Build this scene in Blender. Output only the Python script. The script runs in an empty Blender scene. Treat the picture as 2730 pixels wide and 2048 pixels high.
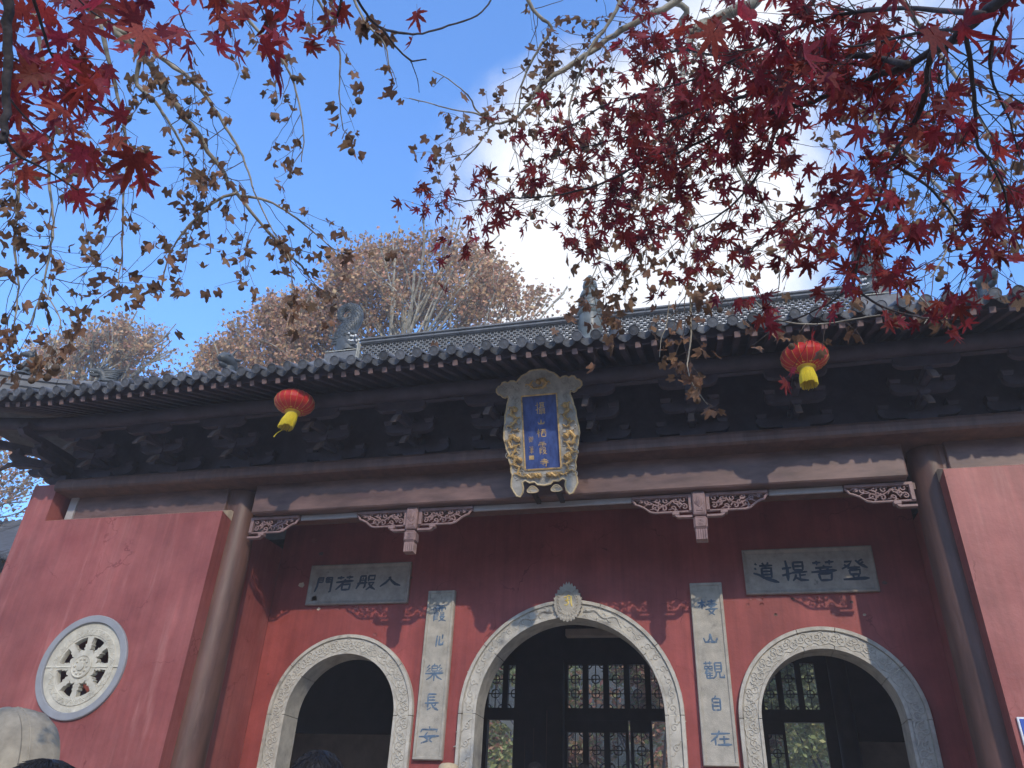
import bpy, math, random
from mathutils import Vector, Matrix, Euler

# ------------------------------------------------------------------ camera, sky, sun, exposure
SC = bpy.context.scene
COL = SC.collection
CAM = Vector((1.62, -9.0, 1.45))
F_PX = 2064.27
RGT = Vector((0.97050068, 0.23739805, 0.04207857))
UPV = Vector((0.08801138, -0.51132195, 0.85487067))
FWD = Vector((-0.22446032, 0.82594917, 0.51713203))
cam_data = bpy.data.cameras.new('camera')
cam_data.sensor_width = 36.0
cam_data.lens = 36.0 * F_PX / 2730.0
cam_data.clip_start = 0.05
cam_data.clip_end = 2000
cam = bpy.data.objects.new('camera', cam_data)
COL.objects.link(cam)
mw = Matrix((RGT, UPV, -FWD)).transposed().to_4x4()
mw.translation = CAM
cam.matrix_world = mw
SC.camera = cam

SUN_TO = Vector((0.484, -1.0, 0.61)).normalized()
sd = bpy.data.lights.new('sun', 'SUN')
sd.energy = 2.3
sd.angle = math.radians(0.7)
sd.color = (1.0, 0.87, 0.70)
sun = bpy.data.objects.new('sun', sd)
COL.objects.link(sun)
sun.rotation_euler = SUN_TO.to_track_quat('Z', 'Y').to_euler()
sun.location = (12, -25, 20)

world = bpy.data.worlds.new('World')
SC.world = world
world.use_nodes = True
wn, wl = world.node_tree.nodes, world.node_tree.links
wn.clear()


def nd(nt, t, **kw):
    n = nt.nodes.new(t)
    for k, v in kw.items():
        if k.startswith('i_'):
            n.inputs[int(k[2:])].default_value = v
        else:
            setattr(n, k, v)
    return n


wt = world.node_tree
sky = nd(wt, 'ShaderNodeTexSky', sky_type='NISHITA', sun_disc=False)
sky.sun_elevation = math.asin(SUN_TO.z)
sky.sun_rotation = math.atan2(SUN_TO.x, SUN_TO.y)
sky.air_density = 1.0
sky.dust_density = 0.3
sky.ozone_density = 2.2
sky.altitude = 50
tc = nd(wt, 'ShaderNodeTexCoord')
sep = nd(wt, 'ShaderNodeSeparateXYZ')
wl.new(tc.outputs['Generated'], sep.inputs[0])


def wmath(op, a, b=None, c=None, clamp=False):
    m = nd(wt, 'ShaderNodeMath', operation=op, use_clamp=clamp)
    for i, v in enumerate((a, b, c)):
        if v is None:
            continue
        if isinstance(v, (int, float)):
            m.inputs[i].default_value = v
        else:
            wl.new(v, m.inputs[i])
    return m.outputs[0]


zz = wmath('ADD', wmath('MAXIMUM', sep.outputs[2], 0.0), 0.22)
px_ = wmath('DIVIDE', sep.outputs[0], zz)
py_ = wmath('DIVIDE', sep.outputs[1], zz)
comb = nd(wt, 'ShaderNodeCombineXYZ')
wl.new(px_, comb.inputs[0])
wl.new(py_, comb.inputs[1])
no1 = nd(wt, 'ShaderNodeTexNoise')
no1.inputs['Scale'].default_value = 2.1
no1.inputs['Detail'].default_value = 9
no1.inputs['Roughness'].default_value = 0.62
no1.inputs['Distortion'].default_value = 0.35
wl.new(comb.outputs[0], no1.inputs['Vector'])
no2 = nd(wt, 'ShaderNodeTexNoise')
no2.inputs['Scale'].default_value = 0.55
no2.inputs['Detail'].default_value = 2
wl.new(comb.outputs[0], no2.inputs['Vector'])


def blob(d, c0, c1):
    """soft bank of cloud round a direction"""
    v = nd(wt, 'ShaderNodeVectorMath', operation='DOT_PRODUCT')
    wl.new(tc.outputs['Generated'], v.inputs[0])
    v.inputs[1].default_value = d.normalized()
    mr = nd(wt, 'ShaderNodeMapRange', interpolation_type='SMOOTHERSTEP')
    mr.inputs[1].default_value = c0
    mr.inputs[2].default_value = c1
    wl.new(v.outputs['Value'], mr.inputs[0])
    return mr.outputs[0]


def ray(x, y):
    """direction of a pixel of the 2730 x 2048 photograph"""
    return RGT * ((x - 1365) / F_PX) + UPV * (-(y - 1024) / F_PX) + FWD


def PX(x, y, Y):
    d = ray(x, y)
    t = (Y - CAM.y) / d.y
    return CAM + d * t


def AT(x, y, dist):
    """point seen at (x, y) of the 2211-px-wide view, at a distance in metres"""
    return CAM + ray(x * 1.23473, y * 1.23473).normalized() * dist


b1 = blob(ray(2060, 420), 0.90, 1.0)
b2 = blob(ray(1480, 590), 0.962, 1.0)
b3 = blob(ray(2350, 150), 0.93, 1.0)
bsum = wmath('ADD', wmath('ADD', wmath('MULTIPLY', b1, 0.07), wmath('ADD', wmath('MULTIPLY', b2, 0.36), wmath('MULTIPLY', blob(ray(1760, 750), 0.957, 1.0), 0.34))), wmath('MULTIPLY', b3, 0.04))
dens = wmath('ADD', wmath('ADD', wmath('MULTIPLY', no1.outputs[0], 1.0), wmath('MULTIPLY', no2.outputs[0], 0.25)), bsum)
mrc = nd(wt, 'ShaderNodeMapRange', interpolation_type='SMOOTHSTEP')
mrc.inputs[1].default_value = 0.66
mrc.inputs[2].default_value = 1.0
wl.new(dens, mrc.inputs[0])
clear = wmath('ADD', wmath('MULTIPLY', blob(ray(500, 500), 0.74, 0.98), 0.29), wmath('MULTIPLY', blob(ray(2700, 780), 0.92, 1.0), 0.22))
dens2 = wmath('SUBTRACT', wmath('ADD', dens, 0.17), clear)
wl.new(dens2, mrc.inputs[0])
cmask = wmath('MULTIPLY', mrc.outputs[0], 0.96)
tint = nd(wt, 'ShaderNodeMix', data_type='RGBA', blend_type='MULTIPLY')
tint.inputs[0].default_value = 1.0
wl.new(sky.outputs[0], tint.inputs[6])
tint.inputs[7].default_value = (0.92, 1.62, 2.36, 1)
mixc = nd(wt, 'ShaderNodeMix', data_type='RGBA')
wl.new(cmask, mixc.inputs[0])
wl.new(tint.outputs[2], mixc.inputs[6])
mixc.inputs[7].default_value = (6.3, 6.4, 6.6, 1)
bg = nd(wt, 'ShaderNodeBackground')
bg.inputs[1].default_value = 0.15
wl.new(mixc.outputs[2], bg.inputs[0])
wo = nd(wt, 'ShaderNodeOutputWorld')
wl.new(bg.outputs[0], wo.inputs[0])

SC.view_settings.view_transform = 'Standard'
SC.view_settings.look = 'None'
SC.view_settings.exposure = 0.42
SC.view_settings.gamma = 1.0
SC.view_settings.use_curve_mapping = False
SC.cycles.max_bounces = 8
SC.cycles.transparent_max_bounces = 12

rnd = random.Random(7)


# ------------------------------------------------------------------ helpers
def wpos(o):
    p = Vector(o.location)
    while o.parent:
        o = o.parent
        p = p + o.location
    return p


def link(name, data, parent=None, loc=None, rot=None, scale=None):
    o = bpy.data.objects.new(name, data)
    COL.objects.link(o)
    w = Vector(loc) if loc is not None else Vector((0, 0, 0))
    if parent is not None:
        o.parent = parent
        w = w - wpos(parent)
    o.location = w
    if rot is not None:
        o.rotation_euler = rot
    if scale is not None:
        o.scale = scale
    return o


def tag(o, label=None, cat=None, group=None, kind=None):
    if label: o['label'] = label
    if cat: o['category'] = cat
    if group: o['group'] = group
    if kind: o['kind'] = kind
    return o


def empty(name, loc, label, cat, group=None):
    o = link(name, None, None, loc)
    o.empty_display_size = 0.2
    return tag(o, label, cat, group)


class MB:
    def __init__(s):
        s.v, s.f = [], []

    def add(s, vs, fs):
        b = len(s.v)
        s.v.extend([tuple(v) for v in vs])
        s.f.extend([tuple(b + i for i in f) for f in fs])
        return s

    def box(s, x0, x1, y0, y1, z0, z1):
        v = [(x, y, z) for z in (z0, z1) for y in (y0, y1) for x in (x0, x1)]
        return s.add(v, [(0, 2, 3, 1), (4, 5, 7, 6), (0, 1, 5, 4), (2, 6, 7, 3), (0, 4, 6, 2), (1, 3, 7, 5)])

    def cbox(s, c, sx, sy, sz, ch=0.0, m=None):
        """chamfered box about a centre (all twelve edges cut by ch)"""
        hx, hy, hz = sx / 2, sy / 2, sz / 2
        if ch <= 0:
            v = [(x, y, z) for z in (-hz, hz) for y in (-hy, hy) for x in (-hx, hx)]
            f = [(0, 2, 3, 1), (4, 5, 7, 6), (0, 1, 5, 4), (2, 6, 7, 3), (0, 4, 6, 2), (1, 3, 7, 5)]
        else:
            v, f = [], []
            idx = {}
            for sx_ in (-1, 1):
                for sy_ in (-1, 1):
                    for sz_ in (-1, 1):
                        for a in range(3):
                            p = [sx_ * (hx - ch), sy_ * (hy - ch), sz_ * (hz - ch)]
                            p[a] = (sx_ * hx, sy_ * hy, sz_ * hz)[a]
                            idx[(sx_, sy_, sz_, a)] = len(v)
                            v.append(tuple(p))
            R = (-1, 1)
            for sg in R:
                f.append([idx[(sg, a, b, 0)] for a, b in ((-1, -1), (1, -1), (1, 1), (-1, 1))])
                f.append([idx[(a, sg, b, 1)] for a, b in ((-1, -1), (1, -1), (1, 1), (-1, 1))])
                f.append([idx[(a, b, sg, 2)] for a, b in ((-1, -1), (1, -1), (1, 1), (-1, 1))])
            for a in R:
                for b in R:
                    f.append([idx[(a, b, -1, 0)], idx[(a, b, 1, 0)], idx[(a, b, 1, 1)], idx[(a, b, -1, 1)]])
                    f.append([idx[(a, -1, b, 0)], idx[(a, 1, b, 0)], idx[(a, 1, b, 2)], idx[(a, -1, b, 2)]])
                    f.append([idx[(-1, a, b, 1)], idx[(1, a, b, 1)], idx[(1, a, b, 2)], idx[(-1, a, b, 2)]])
                    for c_ in R:
                        f.append([idx[(a, b, c_, 0)], idx[(a, b, c_, 1)], idx[(a, b, c_, 2)]])
        c = Vector(c)
        v = [((m @ Vector(p)) if m else Vector(p)) + c for p in v]
        return s.add(v, f)

    def tube(s, pts, rad, n=6, cap=True, flat=None, up=None):
        """tapered tube through points; flat = ratio of the second radius"""
        pts = [Vector(p) for p in pts]
        if isinstance(rad, (int, float)):
            rad = [rad] * len(pts)
        vs, fs = [], []
        prev = Vector(up) if up is not None else Vector((0.31, 0.17, 0.93))
        for i, p in enumerate(pts):
            a = pts[max(i - 1, 0)]
            b = pts[min(i + 1, len(pts) - 1)]
            t = (b - a)
            if t.length < 1e-9:
                t = Vector((0, 0, 1))
            t.normalize()
            u = prev - t * prev.dot(t)
            if u.length < 1e-4:
                u = t.orthogonal()
            u.normalize()
            w = t.cross(u)
            prev = u
            k = flat if flat is not None else 1.0
            for j in range(n):
                an = 2 * math.pi * j / n
                vs.append(p + u * (math.cos(an) * rad[i] * k) + w * (math.sin(an) * rad[i]))
        for i in range(len(pts) - 1):
            for j in range(n):
                j2 = (j + 1) % n
                fs.append((i * n + j, i * n + j2, (i + 1) * n + j2, (i + 1) * n + j))
        if cap:
            fs.append(tuple(range(n))[::-1])
            fs.append(tuple((len(pts) - 1) * n + j for j in range(n)))
        return s.add(vs, fs)

    def lathe(s, prof, c, n=24, axis='Z', cap=True):
        """prof = [(radius, height)]; axis Z or -Y"""
        vs, fs = [], []
        for r, h in prof:
            for j in range(n):
                an = 2 * math.pi * j / n
                p = (r * math.cos(an), r * math.sin(an), h)
                if axis == 'Y':
                    p = (p[0], -p[2], p[1])
                vs.append(Vector(p) + Vector(c))
        m = len(prof)
        for i in range(m - 1):
            for j in range(n):
                j2 = (j + 1) % n
                fs.append((i * n + j, i * n + j2, (i + 1) * n + j2, (i + 1) * n + j))
        if cap:
            fs.append(tuple(range(n))[::-1])
            fs.append(tuple((m - 1) * n + j for j in range(n)))
        return s.add(vs, fs)

    def prism(s, pts, fn, d0, d1):
        """outline pts (2D) extruded between depths; fn(a, b, d) -> world"""
        n = len(pts)
        vs = [fn(a, b, d0) for a, b in pts] + [fn(a, b, d1) for a, b in pts]
        fs = [tuple(range(n)), tuple(range(2 * n - 1, n - 1, -1))]
        for i in range(n):
            j = (i + 1) % n
            fs.append((i, j, n + j, n + i)[::-1])
        return s.add(vs, fs)

    def mesh(s, name, mat, smooth=False):
        me = bpy.data.meshes.new(name)
        me.from_pydata([tuple(v) for v in s.v], [], s.f)
        if mat is not None:
            me.materials.append(mat)
        if smooth:
            me.polygons.foreach_set('use_smooth', [True] * len(me.polygons))
        me.update()
        return me

    def build(s, name, mat, parent=None, smooth=False, origin=None):
        if origin is not None:
            o3 = Vector(origin)
            s.v = [tuple(Vector(v) - o3) for v in s.v]
        return link(name, s.mesh(name, mat, smooth), parent, origin if origin is not None else (0, 0, 0))


def sharp_smooth(o, ang=35):
    me = o.data
    me.polygons.foreach_set('use_smooth', [True] * len(me.polygons))
    try:
        me.set_sharp_from_angle(angle=math.radians(ang))
    except Exception:
        pass
    return o


# ------------------------------------------------------------------ materials
def mat(name, col, rough=0.6, var=0.12, scale=6.0, bump=0.0, bscale=40.0, col2=None, spec=0.4, metal=0.0, stretch=None,
        stain=None, crack=None, transl=0.0, hue=0.0, coat=0.0, sheen=0.0):
    m = bpy.data.materials.new(name)
    m.use_nodes = True
    nt = m.node_tree
    nt.nodes.clear()
    out = nd(nt, 'ShaderNodeOutputMaterial')
    p = nd(nt, 'ShaderNodeBsdfPrincipled')
    p.inputs['Roughness'].default_value = rough
    p.inputs['Metallic'].default_value = metal
    if 'Specular IOR Level' in p.inputs:
        p.inputs['Specular IOR Level'].default_value = spec
    if coat:
        p.inputs['Coat Weight'].default_value = coat
        p.inputs['Coat Roughness'].default_value = 0.35
    if sheen:
        p.inputs['Sheen Weight'].default_value = sheen
    tco = nd(nt, 'ShaderNodeTexCoord')
    vec = tco.outputs['Object']
    if stretch:
        mp = nd(nt, 'ShaderNodeMapping')
        mp.inputs['Scale'].default_value = stretch
        nt.links.new(vec, mp.inputs[0])
        vec = mp.outputs[0]
    n1 = nd(nt, 'ShaderNodeTexNoise')
    n1.inputs['Scale'].default_value = scale
    n1.inputs['Detail'].default_value = 7
    n1.inputs['Roughness'].default_value = 0.62
    nt.links.new(vec, n1.inputs['Vector'])
    cr = nd(nt, 'ShaderNodeMapRange')
    cr.inputs[1].default_value = 0.3
    cr.inputs[2].default_value = 0.7
    nt.links.new(n1.outputs[0], cr.inputs[0])
    mx = nd(nt, 'ShaderNodeMix', data_type='RGBA')
    nt.links.new(cr.outputs[0], mx.inputs[0])
    c2 = col2 or tuple(min(1, c * (1 + 2.2 * var)) for c in col)
    mx.inputs[6].default_value = tuple(c * (1 - var) for c in col) + (1,)
    mx.inputs[7].default_value = tuple(c2) + (1,)
    cout = mx.outputs[2]
    if stain:
        # stain = (colour, scale, threshold, width, stretch)
        sc_, s_, th, wd, st = stain
        mp2 = nd(nt, 'ShaderNodeMapping')
        mp2.inputs['Scale'].default_value = st
        nt.links.new(tco.outputs['Object'], mp2.inputs[0])
        n2 = nd(nt, 'ShaderNodeTexNoise')
        n2.inputs['Scale'].default_value = s_
        n2.inputs['Detail'].default_value = 6
        n2.inputs['Roughness'].default_value = 0.65
        nt.links.new(mp2.outputs[0], n2.inputs['Vector'])
        r2 = nd(nt, 'ShaderNodeMapRange', interpolation_type='SMOOTHSTEP')
        r2.inputs[1].default_value = th
        r2.inputs[2].default_value = th + wd
        nt.links.new(n2.outputs[0], r2.inputs[0])
        m2 = nd(nt, 'ShaderNodeMix', data_type='RGBA')
        nt.links.new(r2.outputs[0], m2.inputs[0])
        nt.links.new(cout, m2.inputs[6])
        m2.inputs[7].default_value = tuple(sc_) + (1,)
        cout = m2.outputs[2]
    if crack:
        mp3 = nd(nt, 'ShaderNodeMapping')
        mp3.inputs['Scale'].default_value = (1, 1, 1)
        nzd = nd(nt, 'ShaderNodeTexNoise')
        nzd.inputs['Scale'].default_value = 3.0
        nzd.inputs['Detail'].default_value = 5
        nt.links.new(tco.outputs['Object'], nzd.inputs['Vector'])
        va = nd(nt, 'ShaderNodeVectorMath', operation='SCALE')
        va.inputs['Scale'].default_value = 0.55
        nt.links.new(nzd.outputs['Color'], va.inputs[0])
        vb = nd(nt, 'ShaderNodeVectorMath', operation='ADD')
        nt.links.new(tco.outputs['Object'], vb.inputs[0])
        nt.links.new(va.outputs[0], vb.inputs[1])
        vo = nd(nt, 'ShaderNodeTexVoronoi', feature='DISTANCE_TO_EDGE')
        vo.inputs['Scale'].default_value = 1.15
        nt.links.new(vb.outputs[0], vo.inputs['Vector'])
        c1 = nd(nt, 'ShaderNodeMapRange')
        c1.inputs[1].default_value = 0.004
        c1.inputs[2].default_value = 0.008
        c1.inputs[3].default_value = 1.0
        c1.inputs[4].default_value = 0.0
        nt.links.new(vo.outputs['Distance'], c1.inputs[0])
        nz2 = nd(nt, 'ShaderNodeTexNoise')
        nz2.inputs['Scale'].default_value = 1.7
        nt.links.new(tco.outputs['Object'], nz2.inputs['Vector'])
        c2_ = nd(nt, 'ShaderNodeMapRange')
        c2_.inputs[1].default_value = 0.50
        c2_.inputs[2].default_value = 0.60
        nt.links.new(nz2.outputs[0], c2_.inputs[0])
        cm = nd(nt, 'ShaderNodeMath', operation='MULTIPLY')
        nt.links.new(c1.outputs[0], cm.inputs[0])
        nt.links.new(c2_.outputs[0], cm.inputs[1])
        m4 = nd(nt, 'ShaderNodeMix', data_type='RGBA')
        nt.links.new(cm.outputs[0], m4.inputs[0])
        nt.links.new(cout, m4.inputs[6])
        m4.inputs[7].default_value = tuple(crack) + (1,)
        cout = m4.outputs[2]
        # broad faded and grimy patches
        nz4 = nd(nt, 'ShaderNodeTexNoise')
        nz4.inputs['Scale'].default_value = 0.8
        nz4.inputs['Detail'].default_value = 8
        nz4.inputs['Roughness'].default_value = 0.7
        nt.links.new(tco.outputs['Object'], nz4.inputs['Vector'])
        c4_ = nd(nt, 'ShaderNodeMapRange')
        c4_.inputs[1].default_value = 0.35
        c4_.inputs[2].default_value = 0.68
        c4_.inputs[3].default_value = 0.80
        c4_.inputs[4].default_value = 1.16
        nt.links.new(nz4.outputs[0], c4_.inputs[0])
        mp5 = nd(nt, 'ShaderNodeMapping')
        mp5.inputs['Scale'].default_value = (5.5, 5.5, 0.22)
        nt.links.new(tco.outputs['Object'], mp5.inputs[0])
        nz5 = nd(nt, 'ShaderNodeTexNoise')
        nz5.inputs['Scale'].default_value = 2.2
        nz5.inputs['Detail'].default_value = 7
        nz5.inputs['Roughness'].default_value = 0.7
        nt.links.new(mp5.outputs[0], nz5.inputs['Vector'])
        c5_ = nd(nt, 'ShaderNodeMapRange')
        c5_.inputs[1].default_value = 0.36
        c5_.inputs[2].default_value = 0.66
        c5_.inputs[3].default_value = 0.84
        c5_.inputs[4].default_value = 1.10
        nt.links.new(nz5.outputs[0], c5_.inputs[0])
        mm5 = nd(nt, 'ShaderNodeMath', operation='MULTIPLY')
        nt.links.new(c4_.outputs[0], mm5.inputs[0])
        nt.links.new(c5_.outputs[0], mm5.inputs[1])
        hv_ = nd(nt, 'ShaderNodeHueSaturation')
        nt.links.new(mm5.outputs[0], hv_.inputs['Value'])
        nt.links.new(cout, hv_.inputs['Color'])
        cout = hv_.outputs[0]
    if hue:
        oi = nd(nt, 'ShaderNodeObjectInfo')
        gi = nd(nt, 'ShaderNodeNewGeometry')
        ad = nd(nt, 'ShaderNodeMath', operation='ADD')
        nt.links.new(oi.outputs['Random'], ad.inputs[0])
        nt.links.new(gi.outputs['Random Per Island'], ad.inputs[1])
        fr = nd(nt, 'ShaderNodeMath', operation='FRACT')
        nt.links.new(ad.outputs[0], fr.inputs[0])
        hs = nd(nt, 'ShaderNodeHueSaturation')
        mh = nd(nt, 'ShaderNodeMapRange')
        mh.inputs[3].default_value = 0.5 - hue
        mh.inputs[4].default_value = 0.5 + hue
        nt.links.new(fr.outputs[0], mh.inputs[0])
        nt.links.new(mh.outputs[0], hs.inputs['Hue'])
        m7 = nd(nt, 'ShaderNodeMath', operation='MULTIPLY')
        m7.inputs[1].default_value = 7.31
        nt.links.new(fr.outputs[0], m7.inputs[0])
        f7 = nd(nt, 'ShaderNodeMath', operation='FRACT')
        nt.links.new(m7.outputs[0], f7.inputs[0])
        mv = nd(nt, 'ShaderNodeMapRange')
        mv.inputs[3].default_value = 0.55
        mv.inputs[4].default_value = 1.5
        nt.links.new(f7.outputs[0], mv.inputs[0])
        nt.links.new(mv.outputs[0], hs.inputs['Value'])
        nt.links.new(cout, hs.inputs['Color'])
        cout = hs.outputs[0]
    nt.links.new(cout, p.inputs['Base Color'])
    if bump:
        n3 = nd(nt, 'ShaderNodeTexNoise')
        n3.inputs['Scale'].default_value = bscale
        n3.inputs['Detail'].default_value = 5
        nt.links.new(vec, n3.inputs['Vector'])
        bp = nd(nt, 'ShaderNodeBump')
        bp.inputs['Strength'].default_value = bump
        bp.inputs['Distance'].default_value = 0.02
        nt.links.new(n3.outputs[0], bp.inputs['Height'])
        nt.links.new(bp.outputs[0], p.inputs['Normal'])
    if transl:
        tr = nd(nt, 'ShaderNodeBsdfTranslucent')
        nt.links.new(cout, tr.inputs[0])
        ms = nd(nt, 'ShaderNodeMixShader')
        ms.inputs[0].default_value = transl
        nt.links.new(p.outputs[0], ms.inputs[1])
        nt.links.new(tr.outputs[0], ms.inputs[2])
        nt.links.new(ms.outputs[0], out.inputs[0])
    else:
        nt.links.new(p.outputs[0], out.inputs[0])
    return m


M = {}
M['plaster'] = mat('red plaster', (0.32, 0.058, 0.048), 0.55, 0.24, 1.8, 0.12, 30, col2=(0.40, 0.088, 0.078),
                   stain=((0.17, 0.022, 0.018), 9.0, 0.70, 0.03, (1, 1, 1)), crack=(0.215, 0.038, 0.033))
M['pier'] = mat('weathered red plaster', (0.31, 0.070, 0.062), 0.5, 0.2, 1.3, 0.10, 24, col2=(0.40, 0.125, 0.110),
                stain=((0.47, 0.19, 0.165), 2.4, 0.52, 0.30, (2.4, 1, 0.28)), crack=(0.235, 0.055, 0.05))
M['cream'] = mat('cream mortar edge', (0.52, 0.43, 0.33), 0.7, 0.2, 8)
M['column'] = mat('brown lacquer', (0.10, 0.050, 0.038), 0.50, 0.28, 3, 0.07, 24, spec=0.45, stretch=(3, 3, 0.5),
                  stain=((0.155, 0.088, 0.070), 5, 0.55, 0.2, (3, 3, 0.35)))
M['beam'] = mat('brown painted beam', (0.125, 0.075, 0.066), 0.5, 0.4, 3.0, 0.06, 18, stretch=(0.6, 2, 2),
                stain=((0.10, 0.055, 0.058), 3, 0.52, 0.2, (0.5, 1, 2)))
M['eave'] = mat('dark eave timber', (0.055, 0.045, 0.060), 0.6, 0.25, 5, 0.08, 30)  # bluish cast stands in for lens flare over the shaded eave
M['tip'] = mat('lit timber end', (0.13, 0.095, 0.085), 0.65, 0.25, 8, 0.06, 30)  # paler than the eave timber: light caught by the tips, put into the colour
M['rafterend'] = mat('lit rafter end', (0.17, 0.11, 0.10), 0.65, 0.25, 6)  # pale colour stands in for sunlight on the end faces
M['carve'] = mat('carved brown wood', (0.24, 0.155, 0.15), 0.55, 0.22, 9, 0.08, 60)
M['bar'] = mat('pale grey strip', (0.36, 0.34, 0.34), 0.6, 0.1, 5)
M['stone'] = mat('pale carved stone', (0.46, 0.435, 0.375), 0.75, 0.18, 7, 0.3, 90,
                 stain=((0.27, 0.25, 0.22), 5, 0.55, 0.2, (1, 1, 1)))
M['stone2'] = mat('cream wheel stone', (0.52, 0.49, 0.40), 0.75, 0.15, 6, 0.25, 70,
                  stain=((0.40, 0.37, 0.28), 4, 0.55, 0.2, (1, 1, 1)))
M['seam'] = mat('pale stone joint', (0.62, 0.59, 0.48), 0.75, 0.15, 9)
M['tablet'] = mat('grey tablet stone', (0.34, 0.30, 0.255), 0.75, 0.16, 10, 0.3, 140,
                  stain=((0.15, 0.14, 0.13), 6, 0.62, 0.1, (1, 1, 1)))
M['couplet'] = mat('pale tablet stone', (0.39, 0.365, 0.31), 0.75, 0.16, 9, 0.25, 120,
                   stain=((0.24, 0.23, 0.21), 5, 0.60, 0.14, (1, 1, 1)))
M['inkdark'] = mat('slate blue lettering', (0.030, 0.045, 0.066), 0.6, 0.3, 14)
M['inkblue'] = mat('faded blue lettering', (0.075, 0.15, 0.26), 0.65, 0.35, 12, col2=(0.15, 0.23, 0.32),
                   stain=((0.31, 0.30, 0.27), 22, 0.57, 0.10, (1, 1, 1)))
M['greyring'] = mat('blue grey render', (0.29, 0.30, 0.32), 0.7, 0.08, 4)
M['tile'] = mat('grey roof tile', (0.072, 0.076, 0.084), 0.62, 0.3, 7, 0.15, 50, hue=0.004,
                stain=((0.13, 0.13, 0.12), 9, 0.6, 0.15, (1, 1, 1)))
M['ridge'] = mat('grey ridge clay', (0.125, 0.127, 0.13), 0.65, 0.22, 6, 0.15, 50)
M['beast'] = mat('dark glazed clay', (0.055, 0.063, 0.066), 0.45, 0.3, 8, 0.2, 60,
                 stain=((0.17, 0.165, 0.14), 7, 0.56, 0.15, (1, 1, 1)))
M['mortar'] = mat('pale mortar', (0.42, 0.40, 0.33), 0.8, 0.2, 12)
M['tooth'] = mat('white glaze', (0.75, 0.74, 0.70), 0.4, 0.05, 5)
M['finial'] = mat('green grey glaze', (0.10, 0.112, 0.105), 0.38, 0.25, 5, 0.05, 30,
                  stain=((0.30, 0.27, 0.22), 4, 0.62, 0.15, (1, 1, 1)))
M['silk'] = mat('red silk', (0.62, 0.022, 0.018), 0.42, 0.1, 10, transl=0.25, sheen=0.3)
M['gold'] = mat('gold foil', (0.80, 0.55, 0.10), 0.35, 0.15, 12, metal=0.4)
M['tassel'] = mat('yellow fringe', (0.78, 0.58, 0.03), 0.6, 0.2, 30, transl=0.2, stretch=(8, 8, 0.5))
M['wire'] = mat('dark wire', (0.03, 0.03, 0.03), 0.6)
M['panelblue'] = mat('blue board', (0.035, 0.065, 0.24), 0.5, 0.35, 4, 0.1, 30, col2=(0.07, 0.12, 0.34), stretch=(6, 6, 0.7))
M['framegrey'] = mat('grey cloud frame', (0.34, 0.32, 0.28), 0.55, 0.25, 10, 0.15, 60)
M['gilt'] = mat('old gilding', (0.48, 0.32, 0.13), 0.45, 0.35, 14, 0.15, 60, metal=0.25,
                stain=((0.26, 0.19, 0.11), 18, 0.52, 0.15, (1, 1, 1)))
M['giltpale'] = mat('pale gilt edge', (0.50, 0.39, 0.22), 0.5, 0.25, 14)
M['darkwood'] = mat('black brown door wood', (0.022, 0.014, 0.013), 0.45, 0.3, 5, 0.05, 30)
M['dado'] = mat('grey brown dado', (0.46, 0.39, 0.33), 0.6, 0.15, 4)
M['paving'] = mat('warm grey paving', (0.25, 0.215, 0.17), 0.8, 0.2, 1.2, 0.2, 12)
M['hall'] = mat('ochre wall', (0.42, 0.24, 0.10), 0.7, 0.15, 2)
M['signblue'] = mat('blue enamel', (0.03, 0.09, 0.42), 0.35, 0.05, 4)
M['white'] = mat('white enamel', (0.78, 0.79, 0.80), 0.4, 0.03, 4)
M['bark'] = mat('pale mottled bark', (0.30, 0.27, 0.21), 0.8, 0.35, 6, 0.3, 40,
                stain=((0.17, 0.15, 0.11), 5, 0.5, 0.12, (1, 1, 1)))
M['barkdark'] = mat('dark maple bark', (0.040, 0.034, 0.036), 0.8, 0.3, 10, 0.3, 60)
M['twig'] = mat('brown twig', (0.10, 0.075, 0.06), 0.8, 0.3, 12)
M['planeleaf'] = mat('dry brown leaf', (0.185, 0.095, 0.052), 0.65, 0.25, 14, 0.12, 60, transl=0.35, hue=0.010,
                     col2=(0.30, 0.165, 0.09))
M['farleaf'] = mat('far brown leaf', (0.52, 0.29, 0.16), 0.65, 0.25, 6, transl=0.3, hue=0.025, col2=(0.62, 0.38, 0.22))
M['mapleleaf'] = mat('red maple leaf', (0.22, 0.020, 0.026), 0.55, 0.25, 12, 0.08, 60, transl=0.58, hue=0.014,
                     col2=(0.34, 0.032, 0.034))
M['bushleaf'] = mat('green bush leaf', (0.24, 0.29, 0.11), 0.5, 0.25, 6, transl=0.3, hue=0.04, col2=(0.42, 0.42, 0.18))
M['redbush'] = mat('red autumn leaf', (0.48, 0.19, 0.13), 0.55, 0.25, 6, transl=0.35, hue=0.03, col2=(0.55, 0.36, 0.20))
M['seed'] = mat('brown seed ball', (0.09, 0.06, 0.04), 0.9, 0.2, 40)
M['hair'] = mat('black hair', (0.012, 0.011, 0.013), 0.45, 0.3, 60, 0.3, 200, stretch=(6, 6, 1))
M['skin'] = mat('skin', (0.46, 0.26, 0.18), 0.5, 0.08, 10)
M['hat'] = mat('tan felt', (0.50, 0.40, 0.26), 0.85, 0.12, 20, 0.2, 90)
M['coat1'] = mat('navy coat', (0.02, 0.025, 0.05), 0.8, 0.2, 20)
M['coat2'] = mat('grey coat', (0.16, 0.16, 0.17), 0.8, 0.2, 20)
M['coat3'] = mat('beige coat', (0.40, 0.33, 0.24), 0.8, 0.2, 20)
M['trouser'] = mat('dark trousers', (0.03, 0.03, 0.04), 0.8, 0.2, 20)


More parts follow.
